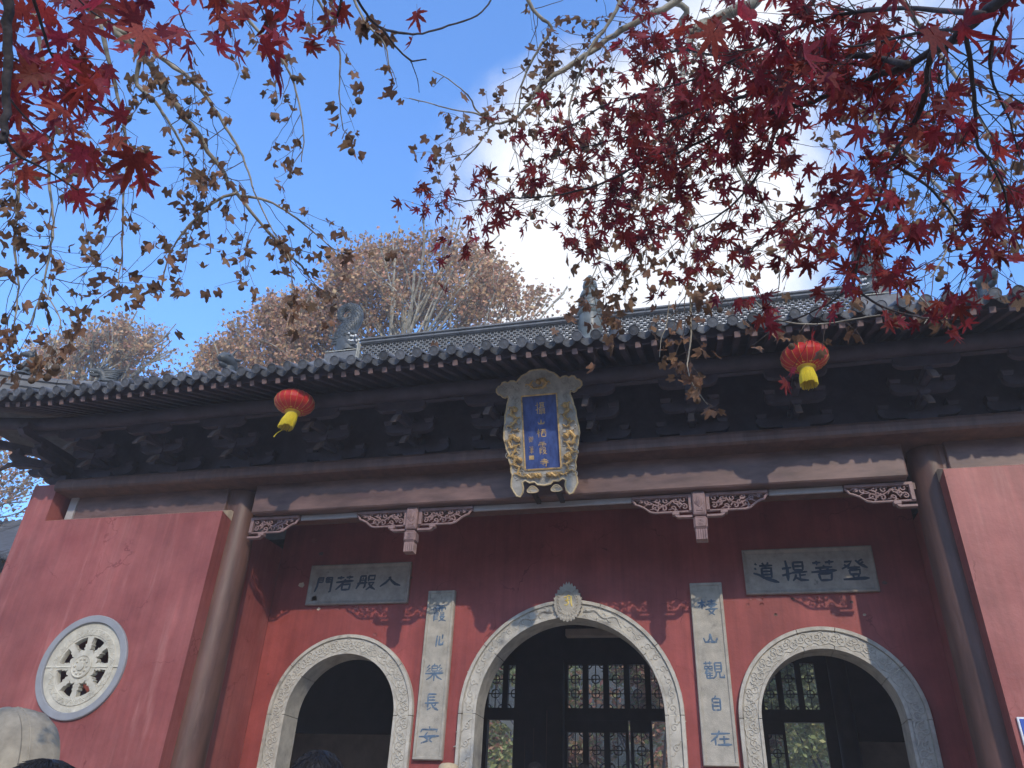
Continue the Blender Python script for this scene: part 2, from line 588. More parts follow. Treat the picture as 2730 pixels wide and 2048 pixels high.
def glass_mat():
    m = bpy.data.materials.new('window glass')
    m.use_nodes = True
    nt = m.node_tree
    nt.nodes.clear()
    o = nd(nt, 'ShaderNodeOutputMaterial')
    a = nd(nt, 'ShaderNodeBsdfTransparent')
    a.inputs[0].default_value = (0.88, 0.90, 0.92, 1)
    b = nd(nt, 'ShaderNodeBsdfPrincipled')
    b.inputs['Base Color'].default_value = (0.30, 0.33, 0.37, 1)
    b.inputs['Roughness'].default_value = 0.15
    x = nd(nt, 'ShaderNodeMixShader')
    x.inputs[0].default_value = 0.12
    nt.links.new(a.outputs[0], x.inputs[1])
    nt.links.new(b.outputs[0], x.inputs[2])
    nt.links.new(x.outputs[0], o.inputs[0])
    return m


M['glass'] = glass_mat()

# ------------------------------------------------------------------ ground
g = MB()
g.add([(-150, -150, 0), (150, -150, 0), (150, 150, 0), (-150, 150, 0)], [(0, 1, 2, 3)])
tag(g.build('ground', M['paving']), kind='structure')
g = MB()
for k in range(4):
    z0, y0 = 0.15 * k, -4.6 + 0.32 * k
    g.cbox((0, (y0 + 7.0) / 2, z0 + 0.077), 14.6 - 0.1 * k, 7.0 - y0, 0.146, 0.012)
tag(g.build('gate_platform', M['paving']), kind='structure')
FLOOR = 0.60
M['wood'] = mat('screening hill', (0.035, 0.045, 0.022), 0.9, 0.4, 0.35, 0.6, 1.2, col2=(0.085, 0.07, 0.035))
rh_ = random.Random(77)


def hill(cx, cy, r_in, r_out, a0, a1, H):
    b = MB()
    na, nr = 72, 9
    for i in range(na + 1):
        a = math.radians(a0 + (a1 - a0) * i / na)
        for j in range(nr + 1):
            t = j / nr
            r = r_in + (r_out - r_in) * t
            h = H * (1 - math.exp(-t * 5.5)) * (0.86 + 0.10 * math.sin(a * 5 + 1) + .06 * math.sin(a * 11)) + (rh_.uniform(-1, 1) * 1.0 if 0 < j else -1)
            if j == 0: h = -0.5
            b.v.append((cx + r * math.cos(a), cy + r * math.sin(a), h))
    for i in range(na):
        for j in range(nr):
            k = i * (nr + 1) + j
            b.f.append((k, k + 1, k + nr + 2, k + nr + 1))
    tag(b.build('screening_hill', M['wood'], smooth=True), kind='structure')


hill(0, -8, 26, 80, 175, 365, 15)  # unseen slope behind the camera, added to block low sky light
hill(0, 4, 40, 110, 20, 160, 24)

# ------------------------------------------------------------------ temple gate: walls
gate = empty('temple_gate', (0, 0, 0),
             'red walled temple gate with three arched doorways under a grey tiled roof', 'temple gate')

ARCH = [(-2.715, 0.69, 0.92, 2.735), (0.0, 1.045, 1.25, 2.76), (2.715, 0.69, 0.92, 2.735)]


def wall_with_arches(x0, x1, z0, z1, arches, ya, yb):
    b = MB()
    for y, flip in ((ya, False), (yb, True)):
        def quad(p):
            p = [(a, y, c) for a, c in p]
            b.add(p, [(0, 1, 2, 3) if not flip else (3, 2, 1, 0)])
        cur = x0
        for cx, ri, ro, zs in arches:
            r = ro - 0.03
            quad([(cur, z0), (cx - r, z0), (cx - r, z1), (cur, z1)])
            n = 28
            for i in range(n):
                a0, a1 = math.pi - math.pi * i / n, math.pi - math.pi * (i + 1) / n
                xa, xb = cx + r * math.cos(a0), cx + r * math.cos(a1)
                quad([(xa, zs + r * math.sin(a0)), (xb, zs + r * math.sin(a1)), (xb, z1), (xa, z1)])
            cur = cx + r
        quad([(cur, z0), (x1, z0), (x1, z1), (cur, z1)])
    return b


w = wall_with_arches(-3.90, 3.90, FLOOR, 6.2, ARCH, 0.0, 0.27)
w.build('wall', M['plaster'], gate)

PY = -1.48  # front face of the piers
for s in (-1, 1):
    b = MB()
    X = lambda a: s * a
    wc, wz, wr = 5.165, 3.0, 0.50

    def q(p, y=PY):
        p = [(X(a), y, c) for a, c in p]
        b.add(p, [(0, 1, 2, 3) if s > 0 else (3, 2, 1, 0)])
    # front face with a round opening
    n = 48
    half = 0.62
    for i in range(n):
        a0, a1 = 2 * math.pi * i / n, 2 * math.pi * (i + 1) / n

        def sq(a):
            c_, s_ = math.cos(a), math.sin(a)
            k = half / max(abs(c_), abs(s_))
            return (wc + c_ * k, wz + s_ * k)
        p0, p1 = sq(a0), sq(a1)
        q([(wc + wr * math.cos(a0), wz + wr * math.sin(a0)), p0, p1, (wc + wr * math.cos(a1), wz + wr * math.sin(a1))])
        # reveal of the opening
        b.add([(X(wc + wr * math.cos(a)), y, wz + wr * math.sin(a)) for a, y in ((a0, PY), (a1, PY), (a1, -1.1), (a0, -1.1))], [(0, 1, 2, 3)])
    top = 4.765
    q([(3.89, 0), (wc - half, 0), (wc - half, top), (3.89, top)])
    q([(wc + half, 0), (6.41, 0), (6.41, top), (wc + half, top)])
    q([(wc - half, 0), (wc + half, 0), (wc + half, wz - half), (wc - half, wz - half)])
    q([(wc - half, wz + half), (wc + half, wz + half), (wc + half, top), (wc - half, top)])
    q([(6.41, 0), (6.77, 0), (6.77, 5.26), (6.41, 5.26)])
    # inner return faces, panel jamb, outer side wall, top
    b.add([(X(3.89), PY, 0), (X(3.89), -0.02, 0), (X(3.89), -0.02, 4.80), (X(3.89), PY, top)], [(0, 1, 2, 3)])
    b.add([(X(6.41), PY, top), (X(6.41), -1.15, top), (X(6.41), -1.15, 5.26), (X(6.41), PY, 5.26)], [(0, 1, 2, 3)])
    b.add([(X(6.77), PY, 0), (X(6.77), 5.48, 0), (X(6.77), 5.48, 5.26), (X(6.77), PY, 5.26)], [(0, 1, 2, 3)])
    b.add([(X(6.41), PY, 5.26), (X(6.77), PY, 5.26), (X(6.77), 5.48, 5.26), (X(6.41), 5.48, 5.26)], [(0, 1, 2, 3)])
    b.add([(X(3.89), -0.9, 4.80), (X(6.6), -0.9, 4.80), (X(6.6), -0.9, 0), (X(3.89), -0.9, 0)], [(0, 1, 2, 3)])
    b.build('pier_wall', M['pier'], gate)
    # sloped mortar ledge at the foot of the beam panel
    b = MB()
    b.prism([(PY - 0.002, 4.762), (-1.33, 4.832), (-1.20, 4.832), (-1.20, 4.70), (PY + 0.01, 4.755)],
            lambda a, c, d: (X(d), a, c), 3.885, 6.412)
    b.build('ledge', M['cream'], gate)
    b = MB()
    b.box(*sorted((X(6.19), X(6.30))), -1.31, -1.2, 4.83, 5.15)
    b.build('panel_post', M['bar'], gate)
    b = MB()
    b.cbox((X(5.10), -1.245, 5.0), 2.18, 0.10, 0.36, 0.01)
    b.build('side_beam', M['beam'], gate)
    b = MB()
    b.cbox((X(3.95), -1.20, 5.0), 0.20, 0.10, 0.42, 0.01)
    b.build('beam_end', M['column'], gate)
    # round wheel window
    wh = MB()
    prof = [(0.478, 0.0), (0.478, 0.028), (0.484, 0.034), (0.548, 0.034), (0.556, 0.026), (0.556, -0.03)]
    wh.lathe(prof, (X(wc), PY, wz), 64, 'Y', cap=False)
    wheel = sharp_smooth(wh.build('wheel_window', M['greyring'], gate, origin=(X(wc), PY, wz)))
    st = MB()
    st.lathe([(0.315, -0.06), (0.315, 0.0), (0.319, 0.006), (0.335, 0.006), (0.34, 0.014), (0.405, 0.014), (0.41, 0.004), (0.476, 0.004), (0.476, -0.06)],
             (X(wc), PY, wz), 64, 'Y', cap=False)
    sharp_smooth(st.build('wheel_rim', M['stone2'], wheel))
    # rim ornament
    orn = MB()
    for k in range(20):
        a0 = 2 * math.pi * k / 20
        a1 = a0 + 2 * math.pi / 20
        am = (a0 + a1) / 2
        P = lambda r, a: Vector((X(wc) + r * math.cos(a), PY - 0.014, wz + r * math.sin(a)))
        orn.tube([P(0.34, a0), P(0.402, am), P(0.34, a1)], 0.006, 5)
        orn.tube([P(0.402, a0), P(0.375, a0 + 0.05), P(0.36, a0)], 0.006, 5)
        orn.tube([P(0.352, am - 0.05), P(0.37, am), P(0.352, am + 0.05)], 0.005, 5)
    orn.build('rim_carving', M['stone2'], wheel)
    hub = MB()
    pts = []
    for k in range(64):
        a = 2 * math.pi * k / 64
        r = 0.168 + 0.022 * abs(math.cos(8 * a)) ** 0.7
        pts.append((r * math.cos(a), r * math.sin(a)))
    hub.prism(pts, lambda a, c, d: (X(wc) + a, PY - d, wz + c), -0.05, 0.012)
    hub.lathe([(0.125, 0.01), (0.125, 0.026), (0.115, 0.034), (0.105, 0.026), (0.045, 0.026), (0.045, 0.04), (0.02, 0.044)], (X(wc), PY, wz), 40, 'Y')
    for k in range(10):
        a = 2 * math.pi * k / 10
        hub.lathe([(0.012, 0.02), (0.012, 0.036), (0.005, 0.042)], (X(wc) + 0.078 * math.cos(a), PY, wz + 0.078 * math.sin(a)), 8, 'Y')
    hub.build('hub', M['stone2'], wheel)
    for k in range(8):
        a = 2 * math.pi * k / 8 + (0.0)
        sp = MB()
        pr = [(0.15, 0.036), (0.185, 0.034), (0.19, 0.044), (0.205, 0.044), (0.21, 0.036), (0.225, 0.036), (0.23, 0.043), (0.243, 0.043), (0.247, 0.028), (0.325, 0.040)]
        out = [(r, -h) for r, h in pr] + [(r, h) for r, h in reversed(pr)]
        sp.prism(out, lambda r, t, d: (X(wc) + r * math.cos(a) - t * math.sin(a), PY - d, wz + r * math.sin(a) + t * math.cos(a)), -0.055, 0.008)
        sp.build('spoke', M['stone2'], wheel)
    sm = MB()
    sm.box(X(wc) - 0.468, X(wc) - 0.13, PY - 0.0175, PY - 0.004, wz - 0.008, wz + 0.006)
    sm.box(X(wc) + 0.13, X(wc) + 0.468, PY - 0.0175, PY - 0.004, wz - 0.008, wz + 0.006)
    sm.build('stone_joint', M['seam'], wheel)

# ------------------------------------------------------------------ columns and beams
for s in (-1, 1):
    b = MB()
    b.lathe([(0.215, FLOOR), (0.212, 1.6), (0.205, 2.8), (0.195, 4.0), (0.18, 5.12)], (s * 3.88, -1.09, 0), 32)
    c = sharp_smooth(b.build('column', M['column'], gate))
    b = MB()
    b.lathe([(0.34, FLOOR - 0.02), (0.36, 0.64), (0.30, 0.72), (0.25, 0.74)], (s * 3.88, -1.09, 0), 32)
    b.build('column_base', M['stone'], c)

b = MB()
b.cbox((0, -1.22, 4.985), 7.24, 0.20, 0.41, 0.015)
b.build('lintel', M['beam'], gate)
b = MB()
prof = [(-1.55, 5.135), (-1.572, 5.16), (-1.578, 5.20), (-1.572, 5.25), (-1.545, 5.29), (-0.95, 5.29), (-0.95, 5.135)]
b.prism(prof, lambda a, c, d: (d, a, c), -6.36, 6.36)
b.build('architrave_board', M['column'], gate)
for xa, xb in ((-3.02, -2.30), (-0.885, 0.885), (2.30, 3.02)):
    b = MB()
    b.cbox(((xa + xb) / 2, -1.165, 4.745), xb - xa, 0.03, 0.062, 0.004)
    b.build('pale_strip', M['bar'], gate)
b = MB()
b.box(-3.7, 3.7, -1.15, -1.02, 4.71, 4.779)
b.build('lower_beam', M['column'], gate)


# carved spandrels
def spandrel(xroot, xtip, z_top=4.768, h=0.19):
    """openwork bracket: xroot is the deep end"""
    d = 1 if xtip > xroot else -1
    L = abs(xtip - xroot)
    fn = lambda u, v: (xroot + d * u * L, -1.185, z_top + v)
    o = MB()
    low = [(0.0, -h), (0.62, -h), (0.70, -h * 0.93), (0.80, -h * 0.66), (0.88, -h * 0.52), (0.93, -h * 0.47), (0.96, -h * 0.30), (1.0, -h * 0.2)]
    # frame
    o.cbox((xroot + d * L / 2, -1.185, z_top - 0.016), L, 0.055, 0.032, 0.004)
    o.cbox((xroot + d * 0.03 * L, -1.185, z_top - h / 2), 0.06 * L, 0.05, h, 0.004)
    o.tube([Vector(fn(u, v)) for u, v in low], 0.0135, 6)
    ob = o.build('carved_spandrel', M['carve'], gate, origin=(xroot, -1.185, z_top))
    sc = MB()
    r5 = random.Random(3)

    def inside(u, v):
        if u < 0.07 or u > 0.95 or v > -0.04: return False
        for (a, b_), (c, e) in zip(low, low[1:]):
            if a <= u <= c:
                return v > b_ + (e - b_) * (u - a) / (c - a + 1e-9) + 0.005
        return False
    # running stem with curls
    stem = []
    for i in range(25):
        t = i / 24
        u = 0.16 + 0.72 * t
        v = -h * (0.62 - 0.25 * t) + 0.045 * math.sin(t * 9.0) * (1 - 0.6 * t)
        stem.append(Vector(fn(u, v)))
    sc.tube(stem, [0.013 - 0.007 * i / 24 for i in range(25)], 6)
    for (u0, v0, sz, tw, ph) in ((0.14, -0.3, 0.040, 1, 0.3), (0.13, -0.72, 0.033, -1, 2.0), (0.27, -0.33, 0.045, -1, 1.0), (0.32, -0.78, 0.038, 1, 4.0),
                                 (0.43, -0.34, 0.038, 1, 0.5), (0.47, -0.78, 0.040, -1, 3.1), (0.58, -0.30, 0.036, -1, 1.8), (0.62, -0.70, 0.042, 1, 5.2),
                                 (0.74, -0.36, 0.034, 1, 0.6), (0.84, -0.30, 0.022, -1, 2.4), (0.22, -0.55, 0.028, 1, 5.0), (0.53, -0.55, 0.026, -1, 0.2)):
        sp = []
        for i in range(15):
            t = i / 14
            a = ph + tw * t * 6.6
            r = sz * (1.12 - 0.95 * t)
            sp.append(Vector(fn(u0, v0 * h)) + Vector((r * math.cos(a), -0.008 * t, r * math.sin(a))))
        sc.tube(sp, [0.009 * (1 - 0.2 * i / 14) for i in range(15)], 5)
        tip = sp[-1]
        sc.lathe([(0.004, -0.006), (0.012, 0.0), (0.010, 0.010), (0.002, 0.013)], tip, 8, 'Y')
    for (u0, v0, u1, v1) in ((0.20, -0.80, 0.30, -0.45), (0.38, -0.60, 0.30, -0.25), (0.50, -0.60, 0.66, -0.30), (0.66, -0.50, 0.80, -0.60), (0.78, -0.22, 0.93, -0.28),
                             (0.24, -0.90, 0.40, -0.86), (0.55, -0.88, 0.72, -0.80)):
        p0, p1 = Vector(fn(u0, v0 * h)), Vector(fn(u1, v1 * h))
        mid = (p0 + p1) / 2 + Vector((0, -0.006, 0.014))
        sc.tube([p0, mid, p1], [0.004, 0.010, 0.003], 5)
    sharp_smooth(sc.build('scroll_carving', M['carve'], ob), 60)
    hk = MB()
    hk.cbox((xroot + d * 0.175, -1.185, z_top - h - 0.022), 0.075, 0.07, 0.042, 0.006)
    hk.build('block', M['carve'], ob)
    hk = MB()
    P = lambda u, v: Vector((xroot + d * u, -1.185, z_top - h + v))
    hk.prism([(0.0, -0.072), (0.15, -0.072), (0.175, -0.06), (0.185, -0.042), (0.15, -0.042), (0.142, -0.05), (0.0, -0.05)],
             lambda a, c, e: (xroot + d * a, -1.185 + e, z_top - h + c), -0.03, 0.03)
    hk.build('hook_arm', M['carve'], ob)
    return ob


for s in (-1, 1):
    spandrel(s * 3.665, s * 3.03)
    spandrel(s * 1.66, s * 2.29)
    spandrel(s * 1.52, s * 0.89)
    # hanging carved post
    px = s * 1.59
    b = MB()
    b.cbox((px, -1.185, 4.645), 0.135, 0.135, 0.265, 0.012)
    post = b.build('hanging_post', M['carve'], gate, origin=(px, -1.185, 4.645))
    b = MB()
    b.cbox((px, -1.185, 4.433), 0.142, 0.142, 0.135, 0.022)
    b.build('post_cube', M['carve'], post)
    b = MB()
    b.cbox((px, -1.185, 4.306), 0.10, 0.10, 0.108, 0.004)
    for k in range(5):
        for fx, fy in ((1, 0), (0, 1)):
            t = -0.046 + 0.023 * k
            for sg in (-1, 1):
                c = (px + (t if fx else sg * 0.05), -1.185 + (sg * 0.05 if fx else t), 0)
                b.tube([(c[0], c[1], 4.362), (c[0], c[1], 4.252)], 0.0105, 6)
    b.build('fluted_drop', M['carve'], post)
    b = MB()
    # raised frames and plant carving on the front and sides
    for z0, z1, hw in ((4.535, 4.755, 0.052), (4.388, 4.478, 0.05)):
        y = -1.2545
        b.tube([(px - hw, y, z0), (px + hw, y, z0), (px + hw, y, z1), (px - hw, y, z1), (px - hw, y, z0)], 0.004, 4)
    for k in range(7):
        a = math.radians(90 + (k - 3) * 17)
        p0 = Vector((px, -1.254, 4.60))
        b.tube([p0, p0 + Vector((math.cos(a) * 0.05, -0.003, math.sin(a) * 0.06)), p0 + Vector((math.cos(a) * 0.055 * (1.2), 0, math.sin(a) * 0.115))], [0.006, 0.005, 0.002], 4)
    b.tube([(px - 0.025, -1.254, 4.59), (px - 0.03, -1.254, 4.56), (px + 0.03, -1.254, 4.56), (px + 0.025, -1.254, 4.59)], 0.006, 4)
    for k in range(3):
        r = 0.012 + 0.011 * k
        b.tube([(px + r * math.cos(t * 0.7 + k), -1.258, 4.433 + r * math.sin(t * 0.7 + k)) for t in range(8)], 0.004, 4)
    b.build('post_carving', M['carve'], post)

# ------------------------------------------------------------------ arch surrounds, stone by stone
cloud = MB()
for (u, v, sz, tw, ph) in ((-0.035, 0.012, 0.040, 1, 2.6), (0.04, -0.01, 0.045, -1, 0.4), (0.0, 0.04, 0.035, 1, 4.2)):
    pts = []
    for i in range(20):
        t = i / 19
        a = ph + tw * t * 8.5
        r = sz * (1.15 - 0.95 * t)
        pts.append((u + r * math.cos(a), -0.003, v + r * math.sin(a)))
    cloud.tube(pts, [0.0075 - 0.002 * i / 19 for i in range(20)], 5, up=(0, 1, 0))
pts = []
for i in range(31):
    t = i / 30
    a = math.pi * (1.05 + 1.1 * t)
    r = 0.082 + 0.012 * abs(math.sin(t * math.pi * 4))
    pts.append((r * math.cos(a) * 1.1, -0.003, r * math.sin(a) * 0.75))
cloud.tube(pts, 0.0075, 5, up=(0, 1, 0))
cloud_me = cloud.mesh('carved_cloud', M['stone'], True)
wisp = MB()
pts = []
for i in range(22):
    t = i / 21
    a = 0.5 + t * 7.4
    r = 0.036 * (1.1 - 0.9 * t)
    pts.append((r * math.cos(a), -0.002, r * math.sin(a)))
wisp.tube(pts[::-1] + [(0.07, -0.002, 0.045), (0.10, -0.002, 0.02), (0.135, -0.001, 0.03)], 0.007, 5, up=(0, 1, 0))
wisp.tube([(-0.03, -0.002, -0.03), (-0.06, -0.002, -0.05), (-0.10, -0.001, -0.035)], [0.007, 0.006, 0.003], 5, up=(0, 1, 0))
wisp_me = wisp.mesh('carved_wisp', M['stone'], True)


def arch_surround(cx, ri, ro, zs, joints, carve, lab):
    prof = [(ri, 0.285), (ri, -0.058), (ri + 0.03, -0.060), (ri + 0.036, -0.044), (ro - 0.052, -0.044), (ro - 0.046, -0.036), (ro - 0.040, -0.070), (ro - 0.004, -0.066), (ro, -0.055), (ro, 0.1), (ro - 0.02, 0.285)]
    root = link('arch_surround', None, gate, (cx, 0, zs))
    root['label'] = lab
    n = len(prof)
    gap = 0.004

    def sweep(stations):
        b = MB()
        for i, st in enumerate(stations):
            for r, y in prof:
                x_, z_ = st(r)
                b.v.append((x_, y, z_))
        for i in range(len(stations) - 1):
            for j in range(n):
                j2 = (j + 1) % n
                b.f.append((i * n + j, i * n + j2, (i + 1) * n + j2, (i + 1) * n + j))
        b.f.append(tuple(range(n))[::-1])
        b.f.append(tuple((len(stations) - 1) * n + j for j in range(n)))
        return b
    js = [0] + joints + [180]
    for a0, a1 in zip(js, js[1:]):
        ga = math.degrees(gap / ro)
        steps = max(4, int((a1 - a0) / 5))
        st = []
        for k in range(steps + 1):
            a = math.radians(a0 + ga + (a1 - a0 - 2 * ga) * k / steps)
            st.append(lambda r, a=a: (cx + r * math.cos(a), zs + r * math.sin(a)))
        sharp_smooth(sweep(st).build('arch_stone', M['stone'], root), 30)
    for s in (-1, 1):
        zc = [FLOOR, 1.55, zs]
        for z0, z1 in zip(zc, zc[1:]):
            st = [lambda r, z=z: (cx + s * r, z) for z in ((z0 + gap, z1 - gap) if s > 0 else (z1 - gap, z0 + gap))]
            sweep(st).build('jamb_stone', M['stone'], root)
    # pale joint mortar
    mj = MB()
    for a0 in [0, 180] + joints:
        a = math.radians(a0)
        c_, s_ = math.cos(a), math.sin(a)
        t = 0.005
        for r0, r1, y in ((ri + 0.04, ro - 0.055, -0.041),):
            v = []
            for r in (r0, r1):
                for sg in (-1, 1):
                    for yy in (y, 0.0):
                        v.append((cx + r * c_ - sg * t * s_, yy, zs + r * s_ + sg * t * c_))
            mj.add(v, [(0, 1, 3, 2), (4, 6, 7, 5), (0, 4, 5, 1), (2, 3, 7, 6), (0, 2, 6, 4), (1, 5, 7, 3)])
    mj.build('mortar_joint', M['seam'], root)
    rm = (ri + ro) / 2 - 0.006
    r3 = random.Random(int(cx * 10) + 50)
    if carve == 'cloud':
        pitch = 0.165
        zz_ = zs - 0.10
        while zz_ > 1.0:
            for s in (-1, 1):
                link('carved_cloud', cloud_me, root, (cx + s * rm, -0.044, zz_), (0, math.radians(-90 * s + 180 if s > 0 else 90) + r3.uniform(-0.12, 0.12), 0), (1, 1, 1))
            zz_ -= pitch
        nA = int(math.pi * rm / pitch)
        for k in range(nA):
            a = math.pi * (k + 0.5) / nA
            link('carved_cloud', cloud_me, root, (cx + rm * math.cos(a), -0.044, zs + rm * math.sin(a)), (0, math.pi / 2 - a + r3.uniform(-0.12, 0.12), 0))
    else:
        for s in (-1, 1):
            zz_ = zs - 0.12
            while zz_ > 1.0:
                link('carved_wisp', wisp_me, root, (cx + s * rm + r3.uniform(-.01, .01), -0.044, zz_), (0, r3.uniform(-0.6, 0.6) + (0 if s > 0 else 3.1), 0))
                zz_ -= r3.uniform(0.15, 0.2)
        for k in range(26):
            a = math.pi * (k + 0.5) / 26
            if 58 < math.degrees(a) < 122:
                continue
            link('carved_wisp', wisp_me, root, (cx + (rm + r3.uniform(-.012, .012)) * math.cos(a), -0.044, zs + rm * math.sin(a)), (0, math.pi / 2 - a + r3.uniform(-0.7, 0.7), 0))
        for s in (-1, 1):
            dg = MB()
            pts, rad = [], []
            for i in range(30):
                t = i / 29
                a = math.radians(90 + s * (12 + 22 * t))
                r = rm + 0.035 * math.sin(t * 11) * (0.6 + 0.4 * t)
                pts.append((cx + r * math.cos(a), -0.046, zs + r * math.sin(a)))
                rad.append(0.020 * (1 - 0.75 * t) + 0.004)
            dg.tube(pts, rad, 6)
            hd = Vector(pts[0])
            dg.tube([hd, hd + Vector((-s * -0.03, -0.008, 0.012)), hd + Vector((s * 0.055, -0.004, -0.01))], [0.022, 0.026, 0.012], 6)
            for q_ in range(3):
                dg.tube([hd, hd + Vector((-s * 0.04, -0.004, 0.03 + 0.015 * q_)), hd + Vector((-s * 0.075, 0, 0.02 + 0.03 * q_))], [0.007, 0.005, 0.002], 4)
            for i in (8, 15, 22):
                p = Vector(pts[i])
                for sg in (-1, 1):
                    dg.tube([p, p + Vector((0.02 * sg, -0.004, -0.045 * sg)), p + Vector((0.055 * sg, 0, -0.05 * sg))], [0.010, 0.008, 0.003], 4)
            for i in range(9):
                a = math.radians(90 + s * r3.uniform(10, 36))
                r = rm + r3.choice((-0.06, 0.06))
                dg.lathe([(0.010, -0.002), (0.008, 0.008), (0.003, 0.011)], (cx + r * math.cos(a), -0.044, zs + r * math.sin(a)), 7, 'Y')
            sharp_smooth(dg.build('carved_dragon', M['stone'], root), 50)
    return root


arch_surround(*ARCH[0], [38, 142], 'cloud', 'carved cloud stone surround of the left doorway')
mid_arch = arch_surround(*ARCH[1], [36, 72, 143], 'wisp', 'carved dragon stone surround of the wide middle doorway')
arch_surround(*ARCH[2], [34, 80, 105], 'cloud', 'carved cloud stone surround of the right doorway')

# flame shaped emblem at the crown
em = MB()
cz, out = 3.96, []
NF = 26
for i in range(NF * 2):
    a = -math.pi / 2 + math.pi * 2 * i / (NF * 2)
    x_, z_ = 0.158 * math.cos(a), 0.195 * math.sin(a)
    if math.sin(a) > 0:
        k = math.sin(a) ** 3
        x_ *= 1 - 0.22 * k
        z_ *= 1 + 0.14 * k
    m_ = 1.09 if i % 2 else 0.98
    out.append((x_ * m_, z_ * m_ + (0.012 if i % 2 else 0)))
em.prism(out, lambda a, c, d: (a, -d, cz + c), 0.05, 0.10)
emb = em.build('emblem', M['couplet'], mid_arch)
b = MB()
b.tube([(0.10 * math.cos(t * math.pi / 12) * (1 - 0.3 * max(0, math.sin(t * math.pi / 12)) ** 3), -0.104, cz + 0.015 + 0.125 * math.sin(t * math.pi / 12)) for t in range(25)], 0.008, 6)
for k in range(7):
    a = math.radians(-150 + 20 * k)
    p = Vector((0.10 * math.cos(a), -0.105, cz - 0.10 + 0.09 * math.sin(a)))
    d = Vector((math.cos(a), 0, math.sin(a)))
    b.tube([p - d * 0.05, p, p + d * 0.03], [0.014, 0.030, 0.008], 6, flat=0.4, up=(0, 1, 0))
    b.tube([p - d * 0.06 + Vector((0, -0.01, 0.02)), p + Vector((0, -0.012, 0.03)) - d * 0.02, p + d * 0.015 + Vector((0, -0.01, 0.03))], [0.009, 0.018, 0.003], 6, flat=0.5, up=(0, 1, 0))
for s in (-1, 1):
    for k in range(8):
        z_ = cz - 0.09 + 0.033 * k
        xx = 0.135 * math.sqrt(max(0, 1 - ((z_ - cz) / 0.21) ** 2))
        b.tube([(s * (xx - 0.045), -0.102, z_ - 0.02), (s * (xx - 0.02), -0.106, z_), (s * xx, -0.10, z_ + 0.045)], [0.004, 0.009, 0.002], 5)
b.build('emblem_carving', M['couplet'], emb)

